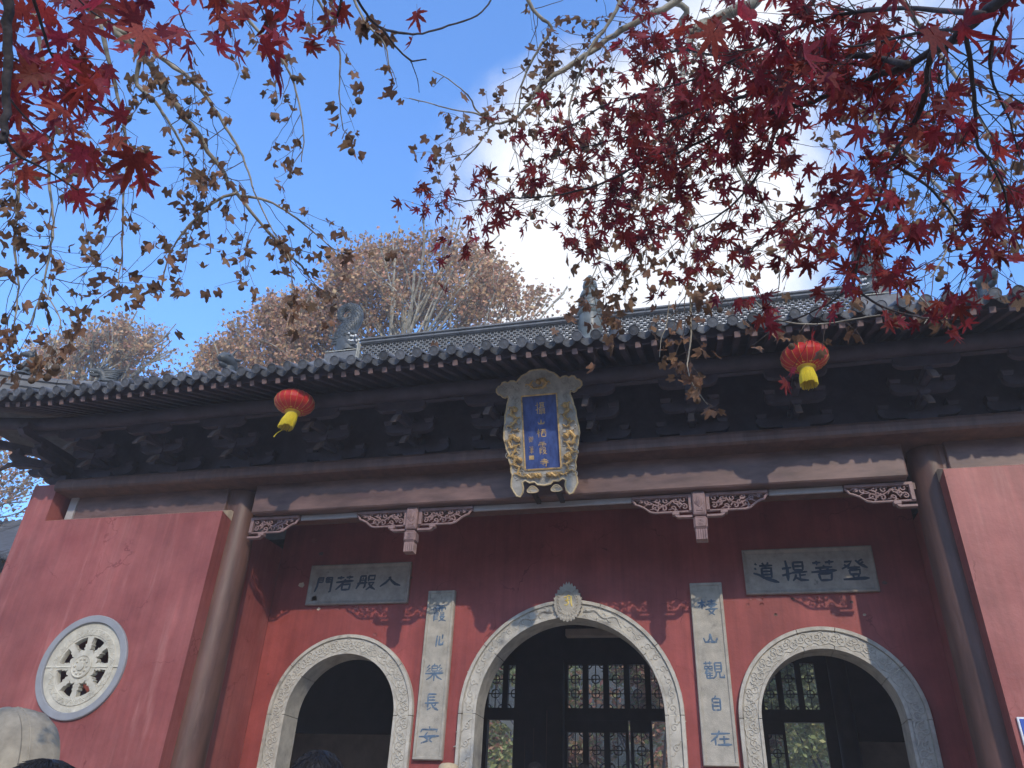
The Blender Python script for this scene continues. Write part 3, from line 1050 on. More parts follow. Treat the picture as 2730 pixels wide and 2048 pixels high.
# ------------------------------------------------------------------ lettering made of brush strokes
GLY = {
 '入': "50,6 45,26 30,56 5,88|42,9 54,38 74,70 98,84*",
 '般': "22,10 20,50 4,90|22,10 47,10 46,76 40,86|20,36 46,36|31,20 36,28|29,46 34,56|8,56 58,52|62,8 61,44|62,9 92,9 90,34 63,35|62,54 90,52 76,76 54,97|64,58 80,82 99,96*",
 '若': "8,15 44,13|27,3 27,26|56,13 92,11|73,2 71,25|4,43 96,36*|53,24 36,56 6,90|38,58 38,94|38,59 80,57 76,94|38,92 77,91",
 '門': "15,8 12,60 2,96|15,8 42,8 41,36|15,21 41,21|15,35 41,35|58,8 58,36|58,8 91,8 89,94 80,99|58,21 90,21|58,35 90,35",
 '道': "11,6 18,13|8,28 15,35|2,52 22,60 52,80 99,99*|40,4 46,14|64,2 58,14|28,18 80,17|54,18 50,30|36,30 36,76|36,30 73,30 72,76|36,45 72,45|36,60 72,60|36,75 72,75",
 '提': "20,2 24,40 22,92*|4,38 40,34|2,68 40,58|48,12 48,46|48,12 83,12 82,46|48,29 82,29|48,46 82,46|40,57 97,54|68,56 68,84|68,69 90,67|54,64 50,80 40,92|52,78 70,89 99,91*",
 '菩': "10,13 42,11|26,2 26,24|58,12 92,9|76,1 74,23|50,24 54,32|18,37 84,34|34,40 40,48|67,38 61,47|1,56 99,50*|28,64 33,96|28,65 78,63 73,96|33,95 73,94",
 '登': "16,12 43,11 30,30 4,46|14,26 24,33|84,2 64,16|58,6 72,24 99,44*|86,14 73,24|24,42 72,40|30,52 31,73|30,53 69,51 67,73|31,73 67,73|40,78 44,89|63,77 57,88|3,96 99,92*",
 '棲': "0,22 42,17|23,3 22,60|20,26 4,48|25,29 40,44|50,14 93,12|71,2 70,54|54,27 88,25 87,42|44,35 99,32|54,43 87,42|66,50 56,70 82,96|86,56 72,80 46,97|38,62 100,58*",
 '山': "4,44 14,82 88,82 96,44*|50,8 44,56 30,78|50,8 58,62 70,78",
 '觀': "4,17 46,14|16,6 16,25|35,6 35,25|8,32 24,32 24,45 8,45 8,32|29,32 45,32 45,45 29,45 29,32|18,48 8,72|16,57 16,97|16,57 47,55|16,69 46,68|16,81 46,80|16,95 48,93|32,48 32,94|58,14 58,62|58,14 89,14 88,62|58,30 88,30|58,46 88,46|58,62 88,62|64,64 60,82 46,98|79,64 80,90 101,90 101,76*",
 '自': "52,0 40,16|24,19 24,92|24,19 80,19 80,92|24,43 80,43|24,66 80,66|24,91 80,91",
 '在': "8,22 97,17|48,0 34,40 4,72|26,48 26,97|44,55 92,53|67,34 67,92|34,93 102,90*",
 '霞': "18,5 82,5|9,18 7,32|9,18 93,18 90,31|50,5 50,43|24,26 39,27|24,36 39,37|61,26 77,27|61,36 77,37|18,49 18,100|18,49 45,49 45,61 18,61|18,73 45,73|18,86 45,86|56,49 84,49 84,61 58,61|56,71 88,71 72,88 50,100|58,76 76,91 101,99*",
 '水': "34,12 26,98|56,16 55,82 88,80 94,58*|84,4 82,40",
 '樂': "50,0 44,11|35,13 35,43|35,13 65,13 65,43|35,28 65,28|35,43 65,43|21,6 8,24 25,25 6,44 29,43|81,6 70,24 90,25 70,44 95,43|0,58 101,55*|50,47 50,102|46,60 30,80 8,94|54,60 70,80 94,93",
 '長': "25,3 25,55|25,3 80,3|25,20 74,20|25,37 74,37|4,56 99,53|28,56 24,94 50,80|50,57 68,82 101,96*|82,62 64,75",
 '安': "50,-2 51,12|12,17 7,34|12,17 91,16 84,31|42,31 26,60 68,90|72,50 50,80 12,98|0,60 102,54*",
 '攝': "1,25 35,21|20,2 20,92 9,84|1,63 35,51|41,8 99,5|52,8 52,42|85,7 85,46|52,19 85,18|52,30 85,29|39,44 99,39|36,55 66,54|43,55 43,90|60,54 60,100|43,67 60,67|43,78 60,78|34,92 68,87|72,54 102,52|78,54 78,88|95,53 95,98|78,66 95,66|78,77 95,77|69,90 104,85",
 '栖': "1,28 42,24|21,2 20,98|20,30 2,62|22,34 39,52|43,14 101,11|50,32 51,92|50,32 96,31 93,92|64,14 63,50 53,62|79,14 79,55 92,55|50,90 93,90",
 '寺': "20,17 82,13|50,-2 50,35|3,37 98,33*|8,57 97,53|70,42 70,97 54,90|28,68 42,82",
 '御': "18,0 3,20|23,22 1,48|14,37 14,100|44,3 33,19|36,18 63,15|29,37 66,34|49,16 49,80|49,54 63,52|36,48 36,85|27,90 65,78|73,11 73,100|73,11 99,11 96,68 86,63",
 '筆': "20,1 7,19|16,12 42,10|28,12 35,23|66,1 53,19|62,12 93,10|75,12 82,21|21,32 80,31 79,55|6,44 97,41|21,55 79,55|17,67 86,65|2,82 101,78*|50,24 50,104",
 'SEAL': "6,6 94,6 94,94 6,94 6,6|30,20 30,80|50,20 50,80|70,20 70,80|25,50 75,50|25,25 75,25|25,76 75,76",
 'OM': "10,22 30,14 52,20 46,42 22,48 50,54 58,72 36,92 14,84|44,8 60,2 74,10|84,8 84,72 96,104|52,44 70,40",
}


def glyph(b, ch, fn, w):
    """append the strokes of one character; fn(u, v) -> (world point, normal); w = half width in units of 100"""
    for st in GLY[ch].split('|'):
        heavy = st.endswith('*')
        pts = [tuple(float(q) for q in p.split(',')) for p in st.rstrip('*').split()]
        # densify
        dn = []
        for (x0, y0), (x1, y1) in zip(pts, pts[1:]):
            L = math.hypot(x1 - x0, y1 - y0)
            k = max(1, int(L / 16))
            for i in range(k):
                dn.append((x0 + (x1 - x0) * i / k, y0 + (y1 - y0) * i / k))
        dn.append(pts[-1])
        n = len(dn)
        W, P = [], []
        for i, (x, y) in enumerate(dn):
            t = i / max(1, n - 1)
            k = 0.85 + 0.25 * math.sin(math.pi * t)
            if i == 0: k = 0.9
            if i == n - 1: k = 0.6
            if heavy: k *= 0.85 + 0.75 * t if t < 0.9 else 0.9
            p, nn = fn(x / 100, y / 100)
            P.append(p)
            W.append(w * k)
        b.tube(P, W, 6, flat=0.22, up=nn)


def plaque_text(parent, chars, boxes, y, w, material, nm='character'):
    """characters on the upright plane y; boxes = (x0, x1, ztop, zbot)"""
    for ch, (x0, x1, zt, zb) in zip(chars, boxes):
        b = MB()
        glyph(b, ch, lambda u, v: (Vector((x0 + (x1 - x0) * u, y, zt - (zt - zb) * v)), Vector((0, 1, 0))), w)
        b.build(nm, material, parent)


def tablet(x0, x1, z0, z1, yf, label, material, cat='stone tablet', rim=0.03, deep=False):
    root = empty('stone_tablet', ((x0 + x1) / 2, 0, z0), label, cat)
    b = MB()
    cx, cz = (x0 + x1) / 2, (z0 + z1) / 2
    if deep:   # bevelled slab, face sunk inside a sloping rim
        o = [(x0, z0), (x1, z0), (x1, z1), (x0, z1)]
        i_ = [(x0 + rim, z0 + rim), (x1 - rim, z0 + rim), (x1 - rim, z1 - rim), (x0 + rim, z1 - rim)]
        j_ = [(x0 + rim * .3, z0 + rim * .3), (x1 - rim * .3, z0 + rim * .3), (x1 - rim * .3, z1 - rim * .3), (x0 + rim * .3, z1 - rim * .3)]
        v = [(a, 0.01, c) for a, c in o] + [(a, yf, c) for a, c in o] + [(a, yf - .006, c) for a, c in j_] + [(a, yf + 0.012, c) for a, c in i_]
        f = []
        for k in range(4):
            k2 = (k + 1) % 4
            for l in range(3):
                f.append((l * 4 + k, l * 4 + k2, (l + 1) * 4 + k2, (l + 1) * 4 + k))
        f.append((12, 13, 14, 15))
        b.add(v, f)
        b.build('slab', material, root)
    else:
        b.cbox((cx, (yf + 0.01) / 2, cz), x1 - x0, 0.01 - yf, z1 - z0, 0.006)
        b.build('slab', material, root)
        b = MB()
        r = rim
        for (a, c, wx, wz_) in ((cx, z1 - r / 2 - 0.004, x1 - x0 - 0.008, r), (cx, z0 + r / 2 + 0.004, x1 - x0 - 0.008, r), (x0 + r / 2 + 0.004, cz, r, z1 - z0 - 0.008 - 2 * r), (x1 - r / 2 - 0.004, cz, r, z1 - z0 - 0.008 - 2 * r)):
            b.cbox((a, yf - 0.003, c), wx, 0.022, wz_, 0.004)
        b.build('border', material, root)
    return root


t = tablet(-3.40, -2.018, 4.03, 4.545, -0.045, 'wide grey stone tablet with four dark characters above the left arched doorway', M['tablet'], rim=0.045, deep=True)
plaque_text(t, '門若般入', [(-3.31, -3.06, 4.395, 4.19), (-3.03, -2.77, 4.40, 4.20), (-2.745, -2.47, 4.405, 4.20), (-2.425, -2.13, 4.375, 4.225)], -0.034, 0.0150, M['inkdark'])
b = MB(); b.cbox((-3.29, -0.030, 4.115), 0.075, 0.006, 0.06, 0.002); b.build('patch', M['tablet'], t)
t = tablet(2.015, 3.40, 4.02, 4.53, -0.045, 'wide grey stone tablet with four dark characters above the right arched doorway', M['tablet'], rim=0.045, deep=True)
plaque_text(t, '道提菩登', [(2.11, 2.385, 4.385, 4.145), (2.415, 2.70, 4.40, 4.14), (2.73, 3.005, 4.385, 4.145), (3.045, 3.325, 4.385, 4.15)], -0.034, 0.0150, M['inkdark'])
t = tablet(-1.745, -1.40, 2.28, 4.163, -0.055, 'tall pale stone couplet tablet left of the middle doorway with five blue characters', M['couplet'])
plaque_text(t, '霞水樂長安', [(-1.675, -1.49, 3.985, 3.79), (-1.62, -1.49, 3.64, 3.49), (-1.685, -1.465, 3.30, 3.11), (-1.665, -1.49, 2.97, 2.785), (-1.69, -1.455, 2.62, 2.445)], -0.0555, 0.0108, M['inkblue'])
t = tablet(1.40, 1.755, 2.28, 4.163, -0.055, 'tall pale stone couplet tablet right of the middle doorway with five blue characters', M['couplet'])
plaque_text(t, '棲山觀自在', [(1.47, 1.69, 3.975, 3.79), (1.50, 1.66, 3.605, 3.485), (1.475, 1.69, 3.315, 3.12), (1.51, 1.65, 2.955, 2.80), (1.485, 1.70, 2.615, 2.47)], -0.0555, 0.0108, M['inkblue'])
b = MB()
glyph(b, 'OM', lambda u, v: (Vector((-0.055 + 0.115 * u, -0.106, 4.05 - 0.13 * v)), Vector((0, 1, 0))), 0.0075)
b.build('gold_letter', M['gold'], mid_arch)

# lifted flakes of paint on the recessed wall
fl = random.Random(12)
for (x, z, sz) in ((-3.32, 3.98, .05), (-3.22, 3.99, .05), (-2.95, 3.985, .07), (-2.7, 3.99, .08), (-2.55, 3.98, .06), (-2.36, 3.98, .05), (-2.40, 3.66, .055), (-2.36, 3.56, .09), (-3.75, 3.2, .04),
                   (2.06, 3.98, .05), (2.16, 3.98, .09), (2.17, 3.92, .06), (2.5, 3.97, .04), (2.75, 3.97, .06), (2.30, 3.80, .045), (2.92, 3.80, .08), (3.2, 3.78, .04), (3.1, 3.92, .04), (2.02, 3.92, .04), (3.47, 4.12, .05),
                   (-3.52, 4.3, .09), (-3.32, 4.72, .07), (-3.45, 4.9, .10), (-1.85, 4.42, .04), (-2.02, 4.35, .05)):
    b = MB()
    n = fl.randint(5, 7)
    base = [(x + sz * (0.6 + 0.5 * fl.random()) * math.cos(2 * math.pi * k / n) * 0.6, z + sz * (0.5 + 0.5 * fl.random()) * math.sin(2 * math.pi * k / n) * 0.45) for k in range(n)]
    v = [(x, -0.002, z)] + [(a, -0.003 - (0.02 * sz / 0.06 * fl.random() if k < 3 else 0.001), c) for k, (a, c) in enumerate(base)]
    b.add(v, [(0, k + 1, (k + 1) % n + 1) for k in range(n)])
    b.build('paint_flake', M['pier'] if fl.random() < 0.55 else M['cream'] if fl.random() < 0.35 else M['column'], gate)

# ------------------------------------------------------------------ bracket sets under the eave
def poly_mesh(name, pts, fn, d0, d1, material):
    b = MB()
    b.prism(pts, fn, d0, d1)
    return b.mesh(name, material)


tip_prof = [(0.40, 0.11), (0.10, 0.095), (0.03, 0.065), (-0.04, 0.018), (-0.095, -0.038), (-0.115, -0.058), (-0.125, -0.048), (-0.105, -0.01), (-0.06, 0.055), (0.02, 0.12), (0.40, 0.19)]
ang_b = MB()
ang_b.prism([(0.0, 0.045), (-0.04, 0.018), (-0.095, -0.038), (-0.115, -0.058), (-0.125, -0.048), (-0.105, -0.01), (-0.06, 0.055), (0.0, 0.105)], lambda a, c, d: (d, a, c), -0.031, 0.031)
nf = len(ang_b.f)
ang_b.prism([(0.42, 0.12), (0.0, 0.05), (0.0, 0.10), (0.42, 0.19)], lambda a, c, d: (d, a, c), -0.0295, 0.0295)
ang_me = ang_b.mesh('bracket_tip', M['tip'])
ang_me.materials.append(M['eave'])  # shank coloured dark so that only the beak looks lit
for p in ang_me.polygons:
    if p.index >= nf: p.material_index = 1


def trap_mesh(name, wt_, wb_, h, material):
    b = MB()
    a, c = wt_ / 2, wb_ / 2
    hh = h * 0.45
    v = [(x * c, y * c, 0) for x, y in ((-1, -1), (1, -1), (1, 1), (-1, 1))] + [(x * a, y * a, h - hh) for x, y in ((-1, -1), (1, -1), (1, 1), (-1, 1))] + [(x * a, y * a, h) for x, y in ((-1, -1), (1, -1), (1, 1), (-1, 1))]
    f = [(3, 2, 1, 0), (8, 9, 10, 11)]
    for l in (0, 4):
        for k in range(4):
            f.append((l + k, l + (k + 1) % 4, l + 4 + (k + 1) % 4, l + 4 + k))
    b.add(v, f)
    return b.mesh(name, material)


dou_big = trap_mesh('bracket_block', 0.27, 0.20, 0.13, M['eave'])
dou_small = trap_mesh('bracket_block', 0.115, 0.085, 0.07, M['eave'])


def arm_mesh(L):
    h = L / 2
    pts = [(-h, 0.0), (-h, 0.05), (h, 0.05), (h, 0.0), (h - 0.03, -0.035), (h - 0.09, -0.055), (-h + 0.09, -0.055), (-h + 0.03, -0.035)]
    return poly_mesh('bracket_arm', pts, lambda a, c, d: (a, d, c), -0.035, 0.035, M['eave'])


arm_l, arm_m = arm_mesh(0.78), arm_mesh(0.60)
SETX = [0.53, 1.59, 2.65, 3.86, 4.88, 5.88]
for sx in [-x for x in SETX[::-1]] + SETX:
    bs = link('bracket_set', None, gate, (sx, -1.25, 5.29))
    link('bracket_block', dou_big, bs, (sx, -1.27, 5.293))
    for (y, z, me, span) in ((-1.30, 5.475, arm_l, 0.33), (-1.62, 5.585, arm_m, 0.25), (-1.93, 5.70, arm_m, 0.25)):
        link('bracket_arm', me, bs, (sx, y, z))
        for k in (-1, 0, 1):
            link('bracket_block', dou_small, bs, (sx + k * span, y, z + 0.052))
    b = MB()
    b.box(sx - 0.036, sx + 0.036, -1.95, -1.0, 5.60, 5.665)
    b.box(sx - 0.035, sx + 0.035, -1.64, -1.0, 5.49, 5.545)
    b.build('bracket_beam', M['eave'], bs)
    link('bracket_tip', ang_me, bs, (sx, -1.66, 5.385))
    link('bracket_tip', ang_me, bs, (sx, -1.97, 5.485))
    link('bracket_block', dou_small, bs, (sx, -1.62, 5.50))
# corner sets turned outwards
for s in (-1, 1):
    cxn = s * 6.55
    bs = link('corner_bracket', None, gate, (cxn, -1.25, 5.29))
    link('bracket_block', dou_big, bs, (cxn, -1.27, 5.293))
    for k, (off, z) in enumerate(((0.0, 5.40), (0.30, 5.52), (0.6, 5.66))):
        for ang in (45, 90, 0):
            a = math.radians(ang)
            dx, dy = s * math.sin(a), -math.cos(a)
            b = MB()
            L0, L1 = 0.0, 0.35 + off * (1.25 if ang == 45 else 1.0)
            b.prism([(0, 0.0), (L1 - 0.06, 0.0), (L1, 0.05), (L1 - 0.02, 0.09), (0, 0.09)],
                    lambda u, v, d: (cxn + dx * u - dy * d, -1.25 + dy * u + dx * d, z + v), -0.04, 0.04)
            b.build('bracket_arm', M['eave'], bs)
            link('bracket_block', dou_small, bs, (cxn + dx * (L1 - 0.09), -1.25 + dy * (L1 - 0.09), z + 0.092))
    for off, z in ((0.62, 5.40), (1.05, 5.55)):
        o = link('bracket_tip', ang_me, bs, (cxn + s * off * 0.75, -1.25 - off * 0.75, z), (0, 0, s * math.radians(45)))
b = MB()
b.box(-6.6, 6.6, -1.19, -1.10, 5.29, 6.25)
b.build('bracket_wall', M['eave'], gate)


# ------------------------------------------------------------------ roof
YE = -2.62
XC = 8.3


def lift(x):
    k = max(0.0, (abs(x) - 5.6) / (XC - 5.6))
    return 0.42 * k * k


def zr(x, Y):
    t = max(0.0, (Y - YE) / 4.62)
    return 5.93 + 2.72 * (0.60 * t + 0.40 * t * t) + lift(x) * max(0.0, 1 - 1.3 * t)


def yend(x):
    ax = abs(x)
    if ax <= 5.05: return 2.0
    return max(YE + 0.25, 1.2 - (ax - 5.05) * 3.8 / 3.25)


roof = link('roof', None, gate, (0, 0, 5.9))
PITCH = 0.187
NR = int(XC / PITCH)
# the eave tiles of the first course
rt = MB()
n = 10
vs, fs = [], []
for i, yy in enumerate((0.0, 0.5)):
    for j in range(n + 1):
        a = math.pi * j / n
        vs.append((0.052 * math.cos(a), yy, 0.052 * math.sin(a)))
for j in range(n):
    fs.append((j, j + 1, n + 2 + j, n + 1 + j))
rt.add(vs, fs)
rt.lathe([(0.050, -0.02), (0.0555, -0.004), (0.0555, 0.008), (0.049, 0.012), (0.044, 0.006), (0.022, 0.008), (0.004, 0.011)], (0, 0, 0), 20, 'Y')
end_me = rt.mesh('round_eave_tile', M['tile'], False)
dt = MB()
top, bot = [], []
for k in range(9):
    t = -1 + 2 * k / 8
    top.append((0.086 * t, -0.022 * (1 - t * t) + 0.0))
for k in range(13):
    t = 1 - 2 * k / 12
    bot.append((0.086 * t * (1 - 0.02), -0.026 - 0.060 * (1 - abs(t) ** 2.6) - 0.012 * max(0, 1 - abs(t) * 2.2)))
dt.prism(top + bot, lambda a, c, d: (a, d - 0.28 * c * -1 * 0.25, c), -0.008, 0.008)
dt.tube([(0.055 * math.cos(a), -0.011, -0.036 + 0.045 * math.sin(a) - 0.004) for a in [math.pi * (1.05 + 0.9 * i / 10) for i in range(11)]], 0.004, 4)
vs, fs = [], []
for i, yy in enumerate((0.0, 0.42)):
    for k in range(9):
        t = -1 + 2 * k / 8
        vs.append((0.086 * t, yy, -0.026 * (1 - t * t)))
for k in range(8):
    fs.append((k, k + 1, 10 + k, 9 + k))
dt.add(vs, fs)
drip_me = dt.mesh('drip_tile', M['tile'], False)
slope = math.atan2(zr(0, -2.2) - zr(0, YE), 0.42)
r8 = random.Random(4)
for i in range(-NR, NR + 1):
    x = i * PITCH
    ang = slope - (lift(x) * 1.3 / 4.62 if abs(x) > 5.6 else 0)
    link('round_eave_tile', end_me, roof, (x, -2.735 + r8.uniform(-.008, .008), zr(x, YE) - 0.068 + r8.uniform(-.004, .004)), (ang + r8.uniform(-.05, .05), r8.uniform(-.2, .2), r8.uniform(-.06, .06)), (1, 1, 1) if i % 7 else (.94, 1, 1.06))
    x += PITCH / 2
    if i < NR:
        link('drip_tile', drip_me, roof, (x, -2.685 + r8.uniform(-.008, .008), zr(x, YE) - 0.045 + r8.uniform(-.004, .004)), (ang + r8.uniform(-.09, .05), r8.uniform(-.05, .05), r8.uniform(-.06, .06)))
# the tile field above, front and back
for back in (False, True):
    fld = MB()
    YY = (lambda y: 4.0 - y) if back else (lambda y: y)
    for i in range(-NR, NR + 1):
        x = i * PITCH
        y0, y1 = (-2.25 if not back else YE), yend(x)
        if y1 - y0 < 0.1: continue
        st = max(2, int((y1 - y0) / 0.4))
        n = 5
        b0 = len(fld.v)
        for k in range(st + 1):
            y = y0 + (y1 - y0) * k / st
            z = zr(x, y) + 0.012
            for j in range(n + 1):
                a = math.pi * j / n
                fld.v.append((x + 0.052 * math.cos(a), YY(y), z + 0.052 * math.sin(a)))
        for k in range(st):
            for j in range(n):
                fld.f.append((b0 + k * (n + 1) + j, b0 + k * (n + 1) + j + 1, b0 + (k + 1) * (n + 1) + j + 1, b0 + (k + 1) * (n + 1) + j))
        # trough
        b0 = len(fld.v)
        for k in range(st + 1):
            y = y0 + (y1 - y0) * k / st
            for xx in (x, x + PITCH / 2, x + PITCH):
                fld.v.append((xx, YY(y), zr(x, y) - (0.03 if xx == x + PITCH / 2 else 0.0)))
        for k in range(st):
            for j in range(2):
                fld.f.append((b0 + k * 3 + j, b0 + k * 3 + j + 1, b0 + (k + 1) * 3 + j + 1, b0 + (k + 1) * 3 + j))
    tag(fld.build('tile_field', M['tile'], roof), kind='stuff')
# end slopes and gables, boards under the tiles
for s in (-1, 1):
    b = MB()
    nY = 14
    for k in range(nY):
        ya, yb = YE + (6.62 + 2.62) * 0, 0
    hip_f = [(s * (5.05 + 3.25 * (1.2 - y) / 3.8), y) for y in [1.2 - 3.8 * q / 8 for q in range(9)]]
    for (xa, ya), (xb, yb) in zip(hip_f, hip_f[1:]):
        za, zb = zr(xa, ya) + 0.01, zr(xb, yb) + 0.01
        b.add([(xa, ya, za), (xb, yb, zb), (xb, 4 - yb, zb), (xa, 4 - ya, za)], [(0, 1, 2, 3) if s > 0 else (3, 2, 1, 0)])
    tag(b.build('end_slope', M['tile'], roof), kind='stuff')
    b = MB()
    b.add([(s * 4.98, 1.2 - 1.6, zr(0, 0.2) - 0.2), (s * 4.98, 4.4, zr(0, 0.2) - 0.2), (s * 4.98, 2.0, 8.75)], [(0, 1, 2)])
    b.build('gable', M['pier'], roof)
deck = MB()
NX = 40
for i in range(NX):
    xa, xb = -8.28 + 16.56 * i / NX, -8.28 + 16.56 * (i + 1) / NX
    yy = [-2.60, -2.2, -1.8, -1.3, -0.7, 0.0, 1.0, 2.0, 3.0, 4.0, 4.7, 5.3, 5.8, 6.2, 6.60]
    for ya, yb in zip(yy, yy[1:]):
        q = lambda x, y: (x, y, zr(x, y if y <= 2 else 4 - y) - 0.055)
        mid = (xa + xb) / 2
        ym = min((ya + yb) / 2, 4 - (ya + yb) / 2)
        if abs(mid) > 5.1 and ym > yend(mid) + 0.3: continue
        deck.add([q(xa, ya), q(xb, ya), q(xb, yb), q(xa, yb)], [(0, 1, 2, 3)])
deck.build('roof_boards', M['eave'], roof)
rf = MB()
L = 1.55
rf.cbox((0, L / 2, 0), 0.058, L, 0.062, 0.004)
raft_me = rf.mesh('rafter', M['rafterend'])
raft_me.materials.append(M['eave'])
for p in raft_me.polygons:
    if p.normal.y > -0.5: p.material_index = 1  # all but the end face coloured dark, as if in shade
RP = 0.157
NRF = int(7.9 / RP)
for i in range(-NRF, NRF + 1):
    x = (i + 0.3) * RP
    link('rafter', raft_me, roof, (x, -2.625 + r8.uniform(-.012, .012), zr(x, -2.62) - 0.165), (slope + 0.02, 0, 0))
b = MB()
for k in range(40):
    xa, xb = -8.2 + 0.41 * k, -8.2 + 0.41 * (k + 1)
    za, zb = lift(xa), lift(xb)
    b.add([(xa, -2.60, 5.79 + za), (xb, -2.60, 5.79 + zb), (xb, -2.60, 5.925 + zb), (xa, -2.60, 5.925 + za),
           (xa, -2.575, 5.79 + za), (xb, -2.575, 5.79 + zb), (xb, -2.575, 5.925 + zb), (xa, -2.575, 5.925 + za)], [(0, 1, 2, 3), (5, 4, 7, 6), (1, 0, 4, 5)])
b.build('eave_board', M['eave'], roof)
b = MB()
b.tube([(x, -2.0, 5.835 + lift(x) * 0.7) for x in [-7.7 + 0.55 * k for k in range(29)]], 0.085, 12)
sharp_smooth(b.build('eave_purlin', M['eave'], roof))
b = MB()
b.cbox((0, -1.93, 5.79), 13.6, 0.06, 0.10, 0.006)
b.build('eave_plate', M['eave'], roof)


# ridges -----------------------------------------------------------
def ridge_run(pts, w, h, seg=0.42, name='ridge_tile', base_mat=None):
    """stepped ridge with a rounded cap laid in pieces along pts (points are on the roof surface)"""
    pts = [Vector(p) for p in pts]
    d = [0.0]
    for a, b_ in zip(pts, pts[1:]):
        d.append(d[-1] + (b_ - a).length)

    def at(s_):
        for i in range(len(d) - 1):
            if s_ <= d[i + 1] + 1e-9:
                t = (s_ - d[i]) / max(1e-9, d[i + 1] - d[i])
                return pts[i].lerp(pts[i + 1], t)
        return pts[-1]
    n = max(1, round(d[-1] / seg))
    prof = [(-w * .5, 0.0), (-w * .5, h * .40), (-w * .62, h * .44), (-w * .62, h * .50), (-w * .42, h * .54), (-w * .42, h * .70), (-w * .58, h * .74), (-w * .55, h * .86), (-w * .3, h * .97), (0, h)]
    prof = prof + [(-a, c) for a, c in reversed(prof[:-1])]
    for k in range(n):
        g_ = 0.004
        a, c = at(d[-1] * k / n + g_), at(d[-1] * (k + 1) / n - g_)
        t = (c - a).normalized()
        side = t.cross(Vector((0, 0, 1))).normalized()
        b = MB()
        m_ = len(prof)
        for p in (a, c):
            for u, v in prof:
                b.v.append(tuple(p + side * u + Vector((0, 0, v))))
        for j in range(m_):
            j2 = (j + 1) % m_
            b.f.append((j, j2, m_ + j2, m_ + j))
        b.f.append(tuple(range(m_))[::-1])
        b.f.append(tuple(range(m_, 2 * m_)))
        b.build(name, M['ridge'], roof)


for s in (-1, 1):
    # descending ridge from the end beast to the front, then the hip ridge to the corner
    ridge_run([(s * 4.97, 1.75, zr(0, 1.75) + .22), (s * 5.05, 1.0, zr(0, 1.0) + .14), (s * 5.18, 0.3, zr(0, 0.3) + .06), (s * 5.27, -0.25, zr(0, -0.25) + .05)], 0.22, 0.44)
    hp = [(s * (5.30 + 3.0 * q / 10), -0.30 - 2.36 * q / 10) for q in range(11)]
    ridge_run([(x, y, zr(x, y) + 0.02 + 0.10 * max(0, (abs(x) - 6.6) / 1.7) ** 2) for x, y in hp], 0.18, 0.38)

# main ridge: base course, openwork screen, capping
RZ0, RZ1 = 8.62, 9.61
ridge_run([(-4.35, 2.0, RZ0 - 0.1), (4.35, 2.0, RZ0 - 0.1)], 0.24, 0.42, 0.5)
scn = MB()
cw, ch_ = 0.118, 0.093
z_lo, z_hi = 8.94, 9.475
nc, nrw = int(8.5 / cw), int((z_hi - z_lo) / (ch_ / 2)) - 1
r_out = 8
for iy in range(nrw + 1):
    for ix in range(nc + 1):
        x = -4.25 + cw * (ix + (0.5 if iy % 2 else 0))
        z = z_lo + 0.03 + iy * ch_ / 2
        # an open ring (links overlap into a lattice)
        vs, fs = [], []
        for k in range(r_out):
            a = 2 * math.pi * (k + 0.5) / r_out
            for rr_, y in ((1.0, -0.03), (0.74, -0.03), (0.74, 0.03), (1.0, 0.03)):
                vs.append((x + math.cos(a) * cw * 0.44 * rr_, 2.0 + y - 0.0006 * (ix % 2) - 0.0003 * (iy % 2), z + math.sin(a) * ch_ * 0.42 * rr_))
        for k in range(r_out):
            k2 = (k + 1) % r_out
            for j in range(4):
                j2 = (j + 1) % 4
                fs.append((k * 4 + j, k2 * 4 + j, k2 * 4 + j2, k * 4 + j2))
        scn.add(vs, fs)
M['screen'] = mat('pale openwork clay', (0.21, 0.21, 0.205), 0.7, 0.2, 6)
tag(scn.build('openwork_screen', M['screen'], roof), kind='stuff')
for k in range(18):
    x0 = -4.33 + 8.66 * k / 18
    x1 = -4.33 + 8.66 * (k + 1) / 18
    b = MB()
    prof = [(-0.06, 9.47), (-0.09, 9.49), (-0.09, 9.515), (-0.065, 9.525), (-0.065, 9.545), (-0.10, 9.555), (-0.10, 9.585), (-0.06, 9.61), (0, 9.617)]
    prof = prof + [(-a, c) for a, c in reversed(prof[:-1])]
    b.prism(prof, lambda a, c, d: (d, 2.0 + a, c), x0 + 0.003, x1 - 0.003)
    b.build('ridge_cap', M['ridge'], roof)

# gourd finial
b = MB()
zf = 9.08
b.lathe([(0.22, 8.75), (0.23, 8.95), (0.19, 9.02), (0.17, 9.08), (0.18, 9.16), (0.205, 9.26), (0.215, 9.38), (0.21, 9.50), (0.205, 9.56), (0.235, 9.60), (0.24, 9.64), (0.215, 9.67)], (0, 2.0, 0), 32, cap=True)
fin = sharp_smooth(b.build('finial_vase', M['finial'], roof), 40)
b = MB()
for k in range(12):
    a = 2 * math.pi * k / 12
    b.tube([(0.22 * math.cos(a + t), 2.0 + 0.22 * math.sin(a + t), 9.66 - 0.055 * math.cos(t * 6) ** 2) for t in (-0.26, -0.13, 0, 0.13, 0.26)], 0.012, 5)
b.lathe([(0.20, 9.66), (0.235, 9.685), (0.215, 9.72), (0.205, 9.73), (0.215, 9.80), (0.21, 9.88), (0.17, 9.945), (0.155, 9.955), (0.185, 9.985), (0.185, 10.03), (0.16, 10.10), (0.115, 10.15), (0.105, 10.17), (0.125, 10.20), (0.132, 10.26), (0.12, 10.33), (0.085, 10.38), (0.05, 10.40), (0.05, 10.42), (0.068, 10.43), (0.06, 10.455), (0.04, 10.465), (0.03, 10.50), (0.015, 10.51)], (0, 2.0, 0), 32)
